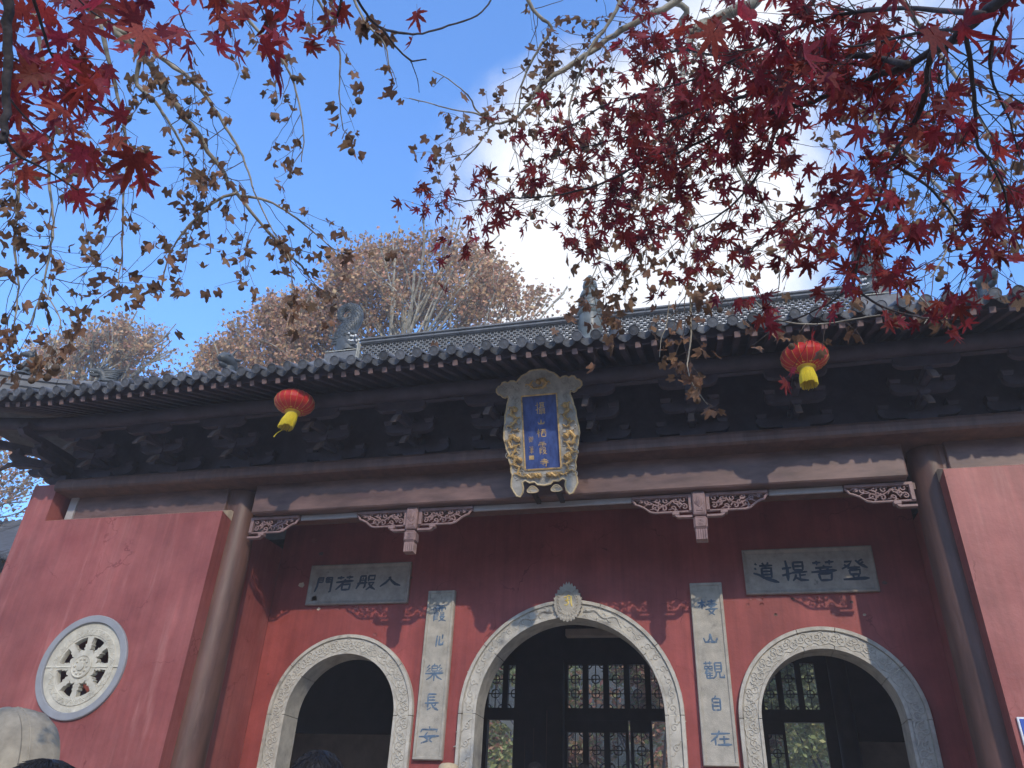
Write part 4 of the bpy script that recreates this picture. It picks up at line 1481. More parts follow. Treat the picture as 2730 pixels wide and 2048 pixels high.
sharp_smooth(b.build('finial_gourd', M['finial'], fin), 40)


# end beasts swallowing the ridge
def end_beast(s):
    def P(u, v, y=2.0):          # u, v in a 1659-px crop of the left beast; mirrored for the right one
        w_ = PX(860 + u * 0.1206, 800 + v * 0.1206, 2.0)
        return Vector((-s * w_.x, y, w_.z))
    bd = MB()
    path = [(530, 1190), (510, 1020), (500, 900), (520, 780), (570, 660), (650, 560), (735, 470), (780, 370), (775, 270), (715, 190), (620, 160), (510, 175), (430, 240), (395, 330), (410, 410), (480, 440), (560, 420), (610, 360), (600, 300)]
    rad = [0.22, 0.22, 0.215, 0.205, 0.19, 0.165, 0.135, 0.12, 0.11, 0.10, 0.093, 0.086, 0.078, 0.068, 0.058, 0.048, 0.04, 0.03, 0.016]
    # densify
    pp, rr = [], []
    for i in range(len(path) - 1):
        for k in range(3):
            t = k / 3
            pp.append((path[i][0] + (path[i + 1][0] - path[i][0]) * t, path[i][1] + (path[i + 1][1] - path[i][1]) * t))
            rr.append(rad[i] + (rad[i + 1] - rad[i]) * t)
    pp.append(path[-1]); rr.append(rad[-1])
    bd.tube([P(*q) for q in pp], rr, 14, flat=0.8, up=(0, 1, 0))
    root = sharp_smooth(bd.build('roof_beast', M['beast'], roof), 70)
    root['label'] = 'curl-tailed roof beast at the %s end of the ridge' % ('left' if s > 0 else 'right')
    # scales and fins
    sc = MB()
    for i in range(5, 44, 1):
        c = P(*pp[i]); r = rr[i]
        a = P(*pp[i - 1]); d = (c - a).normalized()
        nrm = Vector((-d.z, 0, d.x))
        for k in range(-2, 3):
            an = k * 0.5 + (0.25 if i % 2 else 0)
            q = c + nrm * (r * math.sin(an)) + Vector((0, -r * 0.80 * math.cos(an), 0))
            sc.tube([q - nrm * r * .16, q + d * r * .22 + Vector((0, -.006, 0)), q + nrm * r * .16], 0.0065, 4)
    sc.build('scales', M['beast'], root)
    fn = MB()
    for i in range(4, 9):
        for sub in range(2):
            j = i * 3 + sub
            c = P(*pp[j]); d = (P(*pp[j + 1]) - c).normalized()
            nrm = Vector((-d.z, 0, d.x)) * (-1 if s > 0 else 1)
            base = c + nrm * rr[j] * 0.9
            fn.tube([base - d * 0.03, base + nrm * 0.05 + d * 0.035, base + nrm * 0.085 + d * 0.11], [0.028, 0.022, 0.004], 6, flat=0.5, up=(0, 1, 0))
    fn.build('back_fin', M['beast'], root)
    hd = MB()
    # jaws, brow, cheek curls, mane
    U = lambda u, v, y: P(u, v, y)
    for sy in (-0.11, 0.11):
        y = 2.0 + sy
        hd.tube([U(560, 860, y), U(640, 800, y), U(720, 790, y), U(800, 830, y)], [0.075, 0.06, 0.05, 0.025], 8)
        hd.tube([U(560, 940, y), U(620, 1020, y), U(700, 1060, y), U(780, 1040, y)], [0.06, 0.06, 0.045, 0.022], 8)
        hd.tube([U(620, 880, y), U(605, 930, y), U(640, 985, y)], [0.02, 0.024, 0.018], 6)
        hd.tube([U(540, 770, y), U(620, 760, y), U(700, 775, y), U(760, 800, y)], [0.02, 0.035, 0.026, 0.006], 6)
        for k in range(4):
            hd.tube([U(470 - 20 * k, 830 + 65 * k, y), U(400 - 25 * k, 880 + 60 * k, y - .03 if sy < 0 else y + .03), U(330 - 20 * k, 870 + 60 * k, y), U(300 - 15 * k, 820 + 60 * k, y)], [0.02, 0.03, 0.022, 0.005], 6)
        for k in range(5):
            a0 = k * 0.55
            hd.tube([U(270 + (70 - 9 * j) * math.cos(a0 + j * .7) * (1 if k else 1), 860 + (70 - 9 * j) * math.sin(a0 + j * .7), y) for j in range(5)], [0.022, 0.02, 0.016, 0.012, 0.006], 5)
        hd.tube([U(560, 1120, y), U(470, 1090, y), U(400, 1040, y), U(370, 960, y)], [0.03, 0.035, 0.03, 0.01], 6)
        e = U(585, 840, 2.0 + sy * 1.5)
        hd.lathe([(0.03, -0.012), (0.028, 0.01), (0.012, 0.024), (0.002, 0.028)], e, 10, 'Y')
    sharp_smooth(hd.build('head', M['beast'], root), 60)
    th = MB()
    for sy in (-0.12, 0.12, 0.0):
        for (u, v, dv) in ((655, 850, -22), (700, 880, 18), (745, 885, 20), (800, 870, 22), (655, 1000, -20), (700, 1010, -22), (735, 1005, -22)):
            a = U(u, v, 2.0 + sy * 1.25)
            c = U(u + 4, v + dv * 1.7, 2.0 + sy * 1.25)
            th.tube([a, (a + c) / 2, c], [0.024, 0.021, 0.006], 6)
    th.build('teeth', M['tooth'], root)
    bs = MB()
    x0, x1 = -s * 4.98, -s * 4.31
    bs.cbox(((x0 + x1) / 2, 2.0, 8.98), abs(x1 - x0), 0.36, 0.60, 0.02)
    bs.build('base_block', M['ridge'], root)
    mj = MB()
    for z in (9.285,):
        mj.box(min(x0, x1) + 0.02, max(x0, x1) - 0.02, 1.80, 1.815, z - 0.007, z + 0.007)
    mj.box(x1 - 0.008, x1 + 0.008, 1.80, 1.90, 8.7, 9.45)
    mj.build('mortar_joint', M['mortar'], root)


end_beast(1)
end_beast(-1)


def ridge_beast(loc, yaw, size, kind, lab):
    """small glazed beast: a horned head, a dragon head with a swept mane, or a sitting dog"""
    R_ = Matrix.Rotation(yaw, 3, 'Z')
    o3 = Vector(loc)
    T = lambda x, y, z: o3 + R_ @ Vector((x * size, y * size, z * size))
    b = MB()
    K = lambda pts, rad, n=10, **k: b.tube([T(*p) for p in pts], [r * size for r in rad], n, **k)
    if kind == 'horn':
        K([(-.42, 0, .25), (-.15, 0, .42), (.12, 0, .52), (.34, 0, .46), (.48, 0, .36)], [.16, .27, .27, .21, .10], 12)
        K([(-.1, 0, -.05), (-.1, 0, .3)], [.26, .22], 10)
        K([(.12, 0, .22), (.34, 0, .18), (.44, 0, .2)], [.12, .10, .04], 8)
        for sy in (-1, 1):
            K([(.05, .13 * sy, .70), (.0, .18 * sy, .88), (-.08, .20 * sy, 1.0), (-.04, .19 * sy, 1.12)], [.05, .045, .032, .008], 7)
            K([(-.12, .22 * sy, .55), (-.25, .30 * sy, .62), (-.34, .32 * sy, .72)], [.07, .06, .01], 6)
            K([(.18, .20 * sy, .56), (.24, .23 * sy, .60), (.30, .2 * sy, .56)], [.04, .05, .03], 6)
            K([(-.5, .12 * sy, .2), (-.7, .14 * sy, .34), (-.85, .12 * sy, .3)], [.1, .08, .01], 6)
    elif kind == 'dragon':
        K([(-.25, 0, .0), (-.2, 0, .3), (.0, 0, .5), (.22, 0, .56), (.46, 0, .50), (.62, 0, .46)], [.26, .25, .23, .2, .15, .08], 12)
        K([(.1, 0, .32), (.36, 0, .27), (.52, 0, .29)], [.13, .10, .05], 8)
        for sy in (-1, 1):
            for k in range(5):
                K([(-.1, .14 * sy, .62 - .12 * k), (-.45, .2 * sy, .66 - .10 * k), (-.8, .16 * sy, .80 - .13 * k), (-1.1 + .08 * k, .1 * sy, .92 - .13 * k)], [.09, .09, .065, .012], 7)
            K([(.08, .1 * sy, .72), (.0, .14 * sy, .92), (-.1, .14 * sy, 1.0), (-.02, .14 * sy, 1.10)], [.04, .035, .028, .008], 6)
            K([(.22, .17 * sy, .62), (.30, .2 * sy, .66), (.36, .16 * sy, .62)], [.04, .05, .02], 6)
            K([(-.2, .2 * sy, .0), (-.55, .22 * sy, .05), (-.85, .2 * sy, .18)], [.14, .12, .04], 7)
    else:
        K([(-.22, 0, .05), (-.2, 0, .28), (-.08, 0, .52), (.03, 0, .68)], [.17, .22, .17, .13], 10)
        K([(-.02, 0, .80), (.10, 0, .88), (.26, 0, .84), (.40, 0, .79)], [.13, .15, .10, .06], 9)
        for sy in (-1, 1):
            K([(.08, .08 * sy, .5), (.14, .09 * sy, .24), (.14, .09 * sy, .0)], [.075, .055, .06], 7)
            K([(-.2, .14 * sy, .2), (-.02, .16 * sy, .16), (.04, .15 * sy, .0)], [.12, .09, .06], 7)
            K([(-.02, .10 * sy, .92), (-.08, .14 * sy, 1.02), (-.02, .12 * sy, 1.06)], [.04, .035, .01], 5)
        K([(-.35, 0, .1), (-.5, 0, .2), (-.55, 0, .38)], [.06, .05, .015], 6)
        K([(0, 0, -.06), (0, 0, .02)], [.3, .26], 10)
    o = sharp_smooth(b.build('ridge_beast', M['beast'], roof), 60)
    o['label'] = lab
    if kind == 'dragon':
        t = MB()
        for sy in (-1, 1):
            for k in range(3):
                a = T(.34 + .08 * k, .12 * sy, .40)
                c = T(.35 + .08 * k, .12 * sy, .33)
                t.tube([a, c], [.018 * size, .004 * size], 5)
            e = T(.24, .2 * sy, .64)
            t.tube([e + Vector((0, -.01, 0)), e + Vector((0, .01, 0))], [.03 * size, .03 * size], 8)
        t.build('teeth', M['tooth'], o)
    return o


for s in (-1, 1):
    yaw_f = -math.pi / 2 + s * 0.15
    side = 'left' if s < 0 else 'right'
    ridge_beast((s * 5.28, -0.34, 7.55), yaw_f, 0.40, 'horn', 'horned roof beast above the %s part of the eave' % side)
    yh = math.atan2(-2.36, s * 3.0)
    x, y = s * 6.58, -1.30
    ridge_beast((x, y, zr(x, y) + 0.43), yh, 0.27, 'dragon', 'dragon headed roof beast on the %s hip ridge' % side)
    x, y = s * 7.28, -1.86
    ridge_beast((x, y, zr(x, y) + 0.44), yh, 0.36, 'dog', 'small sitting dog on the %s hip ridge' % side)

# ------------------------------------------------------------------ name board
TILT = math.radians(22)
nb = empty('name_board', (0.03, -1.60, 4.66), 'blue name board with gold characters in a carved grey and gilt cloud frame', 'name board')
NU = Vector((0, -math.sin(TILT), math.cos(TILT)))    # up along the board
NN = Vector((0, -math.cos(TILT), -math.sin(TILT)))   # out of the board
NC = Vector((0.03, -1.60, 4.66))


def NB(u, v, d):
    """u across, v up from the foot, d out"""
    return NC + Vector((1, 0, 0)) * u + NU * v + NN * d


half_out = [(0.0, 0.115), (0.07, 0.125), (0.10, 0.155), (0.155, 0.150), (0.20, 0.175), (0.235, 0.155), (0.225, 0.10), (0.235, 0.05), (0.265, 0.01), (0.30, 0.02), (0.33, 0.07), (0.355, 0.12), (0.35, 0.18), (0.335, 0.24), (0.35, 0.28), (0.345, 0.34),
            (0.365, 0.40), (0.36, 0.46), (0.385, 0.52), (0.395, 0.58), (0.41, 0.64), (0.405, 0.70), (0.395, 0.76), (0.385, 0.82), (0.385, 0.88), (0.365, 0.94), (0.355, 1.00), (0.335, 1.06), (0.345, 1.09), (0.375, 1.075), (0.40, 1.085),
            (0.42, 1.11), (0.445, 1.118), (0.466, 1.145), (0.464, 1.18), (0.44, 1.205), (0.415, 1.21), (0.395, 1.242), (0.365, 1.25), (0.335, 1.235), (0.305, 1.255), (0.265, 1.25), (0.24, 1.235), (0.215, 1.262), (0.175, 1.30), (0.13, 1.315), (0.085, 1.345), (0.03, 1.352)]
outline = half_out + [(-a, c) for a, c in reversed(half_out[1:-1])] + []
outline = half_out + [(-a, c) for a, c in reversed(half_out)][:-1]
# ring: outline outside, panel hole inside, triangulated by matching angles
PW, PB, PT = 0.192, 0.285, 1.075


def ring_mesh(outer, d0, d1, inner):
    b = MB()
    import bmesh
    bm = bmesh.new()
    ov = [bm.verts.new(NB(a, c, d1)) for a, c in outer]
    iv = [bm.verts.new(NB(a, c, d1)) for a, c in inner]
    es = []
    for L_ in (ov, iv):
        for i in range(len(L_)):
            es.append(bm.edges.new((L_[i], L_[(i + 1) % len(L_)])))
    r = bmesh.ops.triangle_fill(bm, use_beauty=True, use_dissolve=False, edges=es)
    bm.verts.index_update()
    vv = [tuple(v.co) for v in bm.verts]
    ff = [tuple(v.index for v in f.verts) for f in bm.faces]
    nO, nI = len(outer), len(inner)
    # back faces and walls
    off = NN * (d0 - d1)
    n_ = len(vv)
    allv = vv + [tuple(Vector(p) + off) for p in vv]
    b.v = allv
    b.f = ff + [tuple(n_ + i for i in f[::-1]) for f in ff]
    for base, m_ in ((0, nO), (nO, nI)):
        for i in range(m_):
            j = (i + 1) % m_
            b.f.append((base + i, base + j, n_ + base + j, n_ + base + i))
    bm.free()
    return b


inner = [(-PW, PB), (PW, PB), (PW, PT), (-PW, PT)]
fr = ring_mesh(outline, -0.03, 0.03, inner).build('cloud_frame', M['framegrey'], nb)
b = MB()
b.tube([NB(a, c, 0.026) for a, c in outline + outline[:1]], 0.0105, 6)
b.build('gilt_edge', M['giltpale'], fr)
b = MB()
for (ua, va, ub, vb) in ((-PW, PB, PW, PB), (PW, PB, PW, PT), (PW, PT, -PW, PT), (-PW, PT, -PW, PB)):
    b.tube([NB(ua, va, 0.034), NB(ub, vb, 0.034)], 0.011, 4)
b.build('inner_moulding', M['gilt'], fr)
b = MB()
b.add([NB(-PW, PB, 0.012), NB(PW, PB, 0.012), NB(PW, PT, 0.012), NB(-PW, PT, 0.012)], [(0, 1, 2, 3)])
pan = b.build('blue_panel', M['panelblue'], nb)
# gilded dragons and grey cloud curls of the frame
r6 = random.Random(5)
cl = MB()
for k in range(64):
    s = 1 if k % 2 else -1
    if k < 40:
        v = 0.22 + 0.9 * (k // 2) / 20
        u = s * r6.uniform(0.235, 0.335 if v > 0.9 or v < 0.35 else 0.37)
    elif k < 54:
        u = r6.uniform(-0.30, 0.30); v = r6.uniform(1.12, 1.24)
    else:
        u = s * r6.uniform(0.34, 0.43); v = r6.uniform(1.12, 1.20)
    sz = r6.uniform(0.018, 0.036)
    ph = r6.uniform(0, 6)
    pts = [NB(u + sz * (1.1 - t * .085) * math.cos(ph + t * .62), v + sz * (1.1 - t * .085) * math.sin(ph + t * .62), 0.034) for t in range(12)]
    cl.tube(pts, 0.0055, 5)
tag(cl.build('cloud_carving', M['framegrey'], fr), kind='stuff')


def board_dragon(pts, r0):
    b = MB()
    P, R2 = [], []
    n = len(pts)
    for i in range((n - 1) * 4 + 1):
        k = i / 4
        a = int(min(k, n - 2))
        t = k - a
        p0, p1 = pts[a], pts[a + 1]
        t2 = t * t * (3 - 2 * t) * .3 + t * .7
        P.append(NB(p0[0] + (p1[0] - p0[0]) * t2, p0[1] + (p1[1] - p0[1]) * t2, 0.044))
        R2.append(r0 * (1 - 0.75 * i / ((n - 1) * 4)))
    b.tube(P, R2, 7)
    h = pts[0]
    b.tube([NB(h[0], h[1], 0.048), NB(h[0] + .012, h[1] + .02, 0.06), NB(h[0] + .03, h[1] + .03, 0.05)], [r0 * 1.2, r0 * 1.5, r0 * .5], 7)
    for k in range(4):
        a = 0.8 * k
        b.tube([NB(h[0], h[1], 0.05), NB(h[0] + 0.03 * math.cos(a), h[1] + .03 * math.sin(a), 0.05), NB(h[0] + .05 * math.cos(a + .4), h[1] + .05 * math.sin(a + .4), 0.045)], [.006, .005, .002], 4)
    for k in range(1, n - 1):
        q = pts[k]
        for sg in (-1, 1):
            b.tube([NB(q[0], q[1], .042), NB(q[0] + sg * .03, q[1] + .012, .05), NB(q[0] + sg * .045, q[1] - .018, .042)], [.009, .008, .003], 4)
    b.build('gilt_dragon', M['gilt'], fr)


for s in (-1, 1):
    board_dragon([(s * .27, .92), (s * .30, .96), (s * .31, .88), (s * .25, .84), (s * .29, .79), (s * .33, .76), (s * .28, .71), (s * .24, .74)], .020)
    board_dragon([(s * .26, .60), (s * .31, .66), (s * .36, .60), (s * .33, .53), (s * .27, .55), (s * .30, .48), (s * .34, .44), (s * .27, .44)], .023)
    board_dragon([(s * .25, .38), (s * .29, .42), (s * .31, .35), (s * .25, .32), (s * .28, .25), (s * .23, .22)], .023)
    board_dragon([(s * .05, .205), (s * .09, .235), (s * .13, .20), (s * .17, .235), (s * .21, .215), (s * .27, .235)], .020)
board_dragon([(0, 1.20), (.05, 1.24), (.09, 1.20), (.05, 1.15), (-.05, 1.15), (-.10, 1.19), (-.05, 1.235)], .024)
for s in (-1, 1):
    b = MB()
    lob = []
    for k in range(36):
        a = 2 * math.pi * k / 36
        r = 0.048 + 0.006 * math.cos(3 * a + math.pi / 2)
        lob.append((s * 0.128 + r * 1.15 * math.cos(a), 0.075 + 0.72 * r * math.sin(a)))
    b.prism(lob, lambda a, c, d: NB(a, c, d), -0.05, 0.02)
    fk = b.build('cloud_foot', M['framegrey'], nb)
    b = MB()
    b.tube([NB(a, c, 0.022) for a, c in lob + lob[:1]], 0.006, 5)
    b.tube([NB(s * 0.128 + .028 * math.cos(t * .5), 0.075 + .018 * math.sin(t * .5), 0.022) for t in range(10)], 0.005, 5)
    b.build('foot_edge', M['giltpale'], fk)
for ch, (x0, x1, vt, vb) in zip('攝山栖霞寺', [(-.048, .052, 1.000, .865), (-.034, .040, .815, .755), (-.050, .052, .715, .620), (-.042, .048, .575, .440), (-.035, .062, .395, .280 + .03)]):
    b = MB()
    glyph(b, ch, lambda u, v: (NB(x0 + (x1 - x0) * u, vt - (vt - vb) * v, 0.0125), NN), 0.0050)
    b.build('character', M['gilt'], pan)
for ch, (x0, x1, vt, vb) in zip('御筆', [(-.142, -.095, .640, .575), (-.142, -.092, .535, .455)]):
    b = MB()
    glyph(b, ch, lambda u, v: (NB(x0 + (x1 - x0) * u, vt - (vt - vb) * v, 0.0125), NN), 0.0028)
    b.build('character', M['gilt'], pan)
b = MB()
b.add([NB(-.148, .392, .0135), NB(-.094, .392, .0135), NB(-.094, .436, .0135), NB(-.148, .436, .0135)], [(0, 1, 2, 3)])
b.build('seal', M['gilt'], pan)
b = MB()
for s in (-1, 1):
    b.tube([NB(s * .30, 1.15, -0.02), Vector((0.03 + s * .30, -1.30, 5.75))], 0.012, 6)
    b.cbox((0.03 + s * 0.13, -1.45, 4.72), 0.05, 0.30, 0.04, 0.004)
b.build('hanger', M['wire'], nb)


# ------------------------------------------------------------------ lanterns
def lantern(x, z, lab, lean):
    root = empty('red_lantern', (x, -2.32, z), lab, 'lantern', 'red lanterns hung under the eave')
    R_, H_ = 0.222, 0.120
    b = MB()
    NRB = 20
    vs, fs = [], []
    m_ = 15
    for i in range(m_):
        ph = -1.28 + 2.56 * i / (m_ - 1)
        for j in range(NRB * 2):
            a = 2 * math.pi * j / (NRB * 2)
            k = 1.0 if j % 2 == 0 else 0.975
            r = R_ * math.cos(ph) ** 0.85 * k
            vs.append((x + r * math.cos(a), -2.32 + r * math.sin(a), z + H_ * math.sin(ph) / math.sin(1.28)))
    nn_ = NRB * 2
    for i in range(m_ - 1):
        for j in range(nn_):
            j2 = (j + 1) % nn_
            fs.append((i * nn_ + j, i * nn_ + j2, (i + 1) * nn_ + j2, (i + 1) * nn_ + j))
    b.add(vs, fs)
    b.build('silk_body', M['silk'], root)
    b = MB()
    for j in range(NRB):
        a = 2 * math.pi * j / NRB
        b.tube([(x + (R_ * math.cos(ph) ** 0.85 + 0.0015) * math.cos(a), -2.32 + (R_ * math.cos(ph) ** 0.85 + 0.0015) * math.sin(a), z + H_ * math.sin(ph) / math.sin(1.28)) for ph in [-1.26 + 2.52 * q / 12 for q in range(13)]], 0.0012, 4)
    b.build('gold_rib', M['gold'], root)
    for sg, nm in ((1, 'top_cap'), (-1, 'bottom_cap')):
        b = MB()
        b.lathe([(0.085, z + sg * (H_ - 0.012)), (0.088, z + sg * (H_ + 0.006)), (0.06, z + sg * (H_ + 0.012)), (0.055, z + sg * (H_ + 0.03)), (0.03, z + sg * (H_ + 0.032))], (x, -2.32, 0), 20)
        cap = b.build(nm, M['gold'], root)
        b = MB()
        for k in range(10):
            a = 2 * math.pi * k / 10
            c = Vector((x + 0.10 * math.cos(a), -2.32 + .10 * math.sin(a), z + sg * (H_ - 0.010)))
            b.cbox(c, 0.03, 0.03, 0.006, 0.002)
        b.build('gold_lotus', M['gold'], cap)
    b = MB()
    zt = z - H_ - 0.028
    NS = 52
    for k in range(NS):
        a = 2 * math.pi * k / NS
        l = 0.150 + 0.025 * r8.random()
        r0, r1 = 0.060, 0.074 + 0.010 * r8.random()
        e = Vector((lean * l, 0, -l))
        p0 = Vector((x + r0 * math.cos(a), -2.32 + r0 * math.sin(a), zt))
        p1 = Vector((x + r1 * math.cos(a), -2.32 + r1 * math.sin(a), zt)) + e
        b.tube([p0, (p0 + p1) / 2 + Vector((.008 * math.cos(a), .008 * math.sin(a), 0)), p1], [0.0042, 0.0048, 0.0035], 5)
    b.build('tassel', M['tassel'], root)
    b = MB()
    b.tube([(x, -2.32, z + H_ + 0.02), (x, -2.32, 6.0)], 0.005, 6)
    b.tube([(x - 0.02, -2.32, z + H_ + 0.07), (x + 0.02, -2.32, z + H_ + 0.07), (x, -2.32, z + H_ + 0.13), (x - 0.02, -2.32, z + H_ + 0.07)], 0.004, 5)
    b.build('hook_wire', M['wire'], root)
    return root


l1 = lantern(-2.70, 5.645, 'red silk lantern with blown yellow tassel hanging left of the name board', -0.28)
b = MB()
b.tube([(-2.78, -2.33, 5.30), (-2.83, -2.33, 5.27), (-2.86, -2.33, 5.225)], [0.003, 0.003, 0.006], 5)
b.build('loose_cord', M['tassel'], l1)
lantern(2.70, 5.635, 'red silk lantern with yellow tassel hanging right of the name board', -0.03)

# ------------------------------------------------------------------ inside the gate
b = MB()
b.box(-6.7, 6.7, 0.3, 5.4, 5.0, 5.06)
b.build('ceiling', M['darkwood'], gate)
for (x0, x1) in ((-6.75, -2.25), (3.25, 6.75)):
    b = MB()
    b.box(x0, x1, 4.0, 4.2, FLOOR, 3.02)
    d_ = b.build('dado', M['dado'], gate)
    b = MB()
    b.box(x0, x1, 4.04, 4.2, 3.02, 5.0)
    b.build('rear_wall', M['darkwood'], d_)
for s in (-1, 1):
    b = MB()
    b.box(*sorted((s * 6.5, s * 6.7)), 0.3, 4.1, FLOOR, 5.0)
    b.build('side_wall', M['darkwood'], gate)
    b = MB()
    b.lathe([(0.14, FLOOR), (0.13, 5.0)], (s * 3.34, 3.75, 0), 20)
    sharp_smooth(b.build('inner_column', M['darkwood'], gate))
b = MB()
b.cbox((0.9, 2.0, 4.12), 2.6, 0.14, 0.10, 0.006)
b.build('inner_beam', M['dado'], gate)
# timber frame of the rear screens
fm = MB()
for (x0, x1, z0, z1) in ((-2.25, 3.25, 4.10, 5.0), (-2.25, 3.25, 3.265, 3.44)):
    fm.box(x0, x1, 3.96, 4.06, z0, z1)
TR = [(-2.05, .24), (-1.72, .24)] + [(-0.73 + 0.33 * k, 0.24) for k in range(6)] + [(1.72, .2), (1.985, .2), (2.27, .2), (2.558, .2), (2.845, .2)]
edges = [-2.25]
for x, w_ in TR:
    edges += [x, x + w_]
edges.append(3.25)
for k in range(0, len(edges), 2):
    fm.box(edges[k], edges[k + 1], 3.965, 4.05, 3.44, 4.10)
rear = fm.build('rear_screen', M['darkwood'], gate)


def lattice(x0, x1, z0, z1, kind):
    b = MB()
    y = 3.99
    cx, w_ = (x0 + x1) / 2, x1 - x0
    r = 0.0085
    bar = lambda *p: b.tube([(a, y, c) for a, c in p], r, 4)
    bar((cx, z0), (cx, z1))
    rows = kind
    h = (z1 - z0) / rows
    cr = w_ * 0.27
    for k in range(1, rows):
        z = z0 + h * k
        bar((x0, z), (x1, z))
        if rows == 3 or k % 2 == 1:
            b.tube([(cx + cr * math.cos(a) * (1 - 0.07 * math.cos(4 * a)), y - 0.002, z + cr * math.sin(a) * (1 - 0.07 * math.cos(4 * a))) for a in [2 * math.pi * q / 16 for q in range(17)]], r * 1.25, 4)
        else:
            for xs, a0 in ((x0, -90), (x1, 90)):
                b.tube([(xs + cr * math.cos(math.radians(a0 + 18 * q)), y - 0.002, z + cr * math.sin(math.radians(a0 + 18 * q))) for q in range(11)], r * 1.2, 4)
    for xs, zs_, a0 in ((x0, z0, 0), (x1, z0, 90), (x1, z1, 180), (x0, z1, 270)):
        b.tube([(xs + cr * 0.9 * math.cos(math.radians(a0 + 15 * q)), y - 0.002, zs_ + cr * 0.9 * math.sin(math.radians(a0 + 15 * q))) for q in range(7)], r * 1.2, 4)
    b.build('lattice', M['darkwood'], rear)
    p = MB()
    p.box(x0 - 0.004, x1 + 0.004, 4.008, 4.014, z0 - 0.004, z1 + 0.004)
    p.build('pane', M['glass'], rear)


for x, w_ in TR:
    lattice(x, x + w_, 3.44, 4.10, 3)
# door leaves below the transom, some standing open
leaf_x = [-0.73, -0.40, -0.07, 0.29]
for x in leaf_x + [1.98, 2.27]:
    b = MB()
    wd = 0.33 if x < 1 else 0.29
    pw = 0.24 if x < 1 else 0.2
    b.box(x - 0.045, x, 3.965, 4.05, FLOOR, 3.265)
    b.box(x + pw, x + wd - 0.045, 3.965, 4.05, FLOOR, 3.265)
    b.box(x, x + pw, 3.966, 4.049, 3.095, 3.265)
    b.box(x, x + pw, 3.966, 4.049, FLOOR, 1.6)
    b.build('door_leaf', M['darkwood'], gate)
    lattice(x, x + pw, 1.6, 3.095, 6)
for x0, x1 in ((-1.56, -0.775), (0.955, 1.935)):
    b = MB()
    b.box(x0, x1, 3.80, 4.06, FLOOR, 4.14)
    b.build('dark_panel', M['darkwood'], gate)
    b = MB()
    for xx in (0.25, 0.42, 0.68):
        b.tube([(x0 + (x1 - x0) * xx, 3.79, FLOOR), (x0 + (x1 - x0) * xx, 3.79, 2.7 + xx)], 0.008, 4)
    b.build('panel_moulding', M['column'], gate)
for x0, x1 in ((-2.25, -2.03), (3.07, 3.25)):
    b = MB()
    b.box(x0, x1, 3.95, 4.07, FLOOR, 3.265)
    b.build('door_post', M['darkwood'], gate)

# ------------------------------------------------------------------ sign, drum stone, side hall
sg = empty('sign_board', (4.19, -1.5, 2.0), 'blue enamel sign board with white border on the right red wall', 'sign')
b = MB()
b.cbox((4.19, -1.495, 2.27), 0.52, 0.02, 0.57, 0.004)
b.build('white_plate', M['white'], sg)
b = MB()
b.cbox((4.19, -1.506, 2.27), 0.49, 0.006, 0.54, 0.002)
b.build('blue_face', M['signblue'], sg)

ds = empty('drum_stone', (-3.16, -4.6, 0.6), 'round grey brown drum stone carved with low relief, left of the steps', 'drum stone')
dc = PX(-22, 2112, -4.9)
ax = Vector((-0.42, -0.905, 0.0)).normalized()
sd_ = Vector((-ax.y, ax.x, 0)) * -1
RD = 0.44


def DS(r, a, h):
    return dc + sd_ * (r * math.cos(a)) + Vector((0, 0, 1)) * (r * math.sin(a)) + ax * h


b = MB()
prof = [(0.0, 0.17), (RD * .22, 0.17), (RD * .30, 0.155), (RD * .72, 0.15), (RD * .76, 0.165), (RD * .82, 0.165), (RD * .86, 0.15), (RD * .95, 0.13), (RD * .985, 0.10), (RD, 0.08), (RD * .985, 0.07), (RD, 0.055), (RD * 1.01, 0.0), (RD, -0.06), (RD * .985, -0.07), (RD * .99, -0.10), (RD * .9, -0.16), (0, -0.17)]
n = 48
for r, h in prof:
    for j in range(n):
        b.v.append(tuple(DS(max(r, 0.001), 2 * math.pi * j / n, h)))
for i in range(len(prof) - 1):
    for j in range(n):
        j2 = (j + 1) % n
        b.f.append((i * n + j, (i + 1) * n + j, (i + 1) * n + j2, i * n + j2))
M['drum'] = mat('mottled drum stone', (0.27, 0.235, 0.175), 0.8, 0.2, 9, 0.14, 60, stain=((0.38, 0.34, 0.27), 6, 0.55, 0.2, (1, 1, 1)))
drum = sharp_smooth(b.build('drum', M['drum'], ds), 40)
b = MB()
rr7 = random.Random(2)
for k in range(26):
    a0, r0 = rr7.uniform(0, 6.28), RD * rr7.uniform(.3, .68)
    sz = rr7.uniform(.03, .06)
    b.tube([DS(r0, a0, 0.150) + (sd_ * math.cos(t * .7 + k) + Vector((0, 0, 1)) * math.sin(t * .7 + k)) * sz * (1 - t * .09) for t in range(10)], 0.007, 5)
for k in range(44):
    a0 = 2 * math.pi * k / 44
    b.tube([DS(RD * .995, a0, 0.03), DS(RD * 1.0, a0 + .07, 0.031), DS(RD * .995, a0 + .14, 0.03)], 0.008, 5)
b.build('drum_carving', M['drum'], drum)
b = MB()
b.cbox((dc.x, dc.y, 0.62), 0.75, 0.75, 0.75, 0.03)
b.cbox((dc.x, dc.y, 0.15), 0.95, 0.95, 0.30, 0.02)
b.build('drum_base', M['drum'], ds)

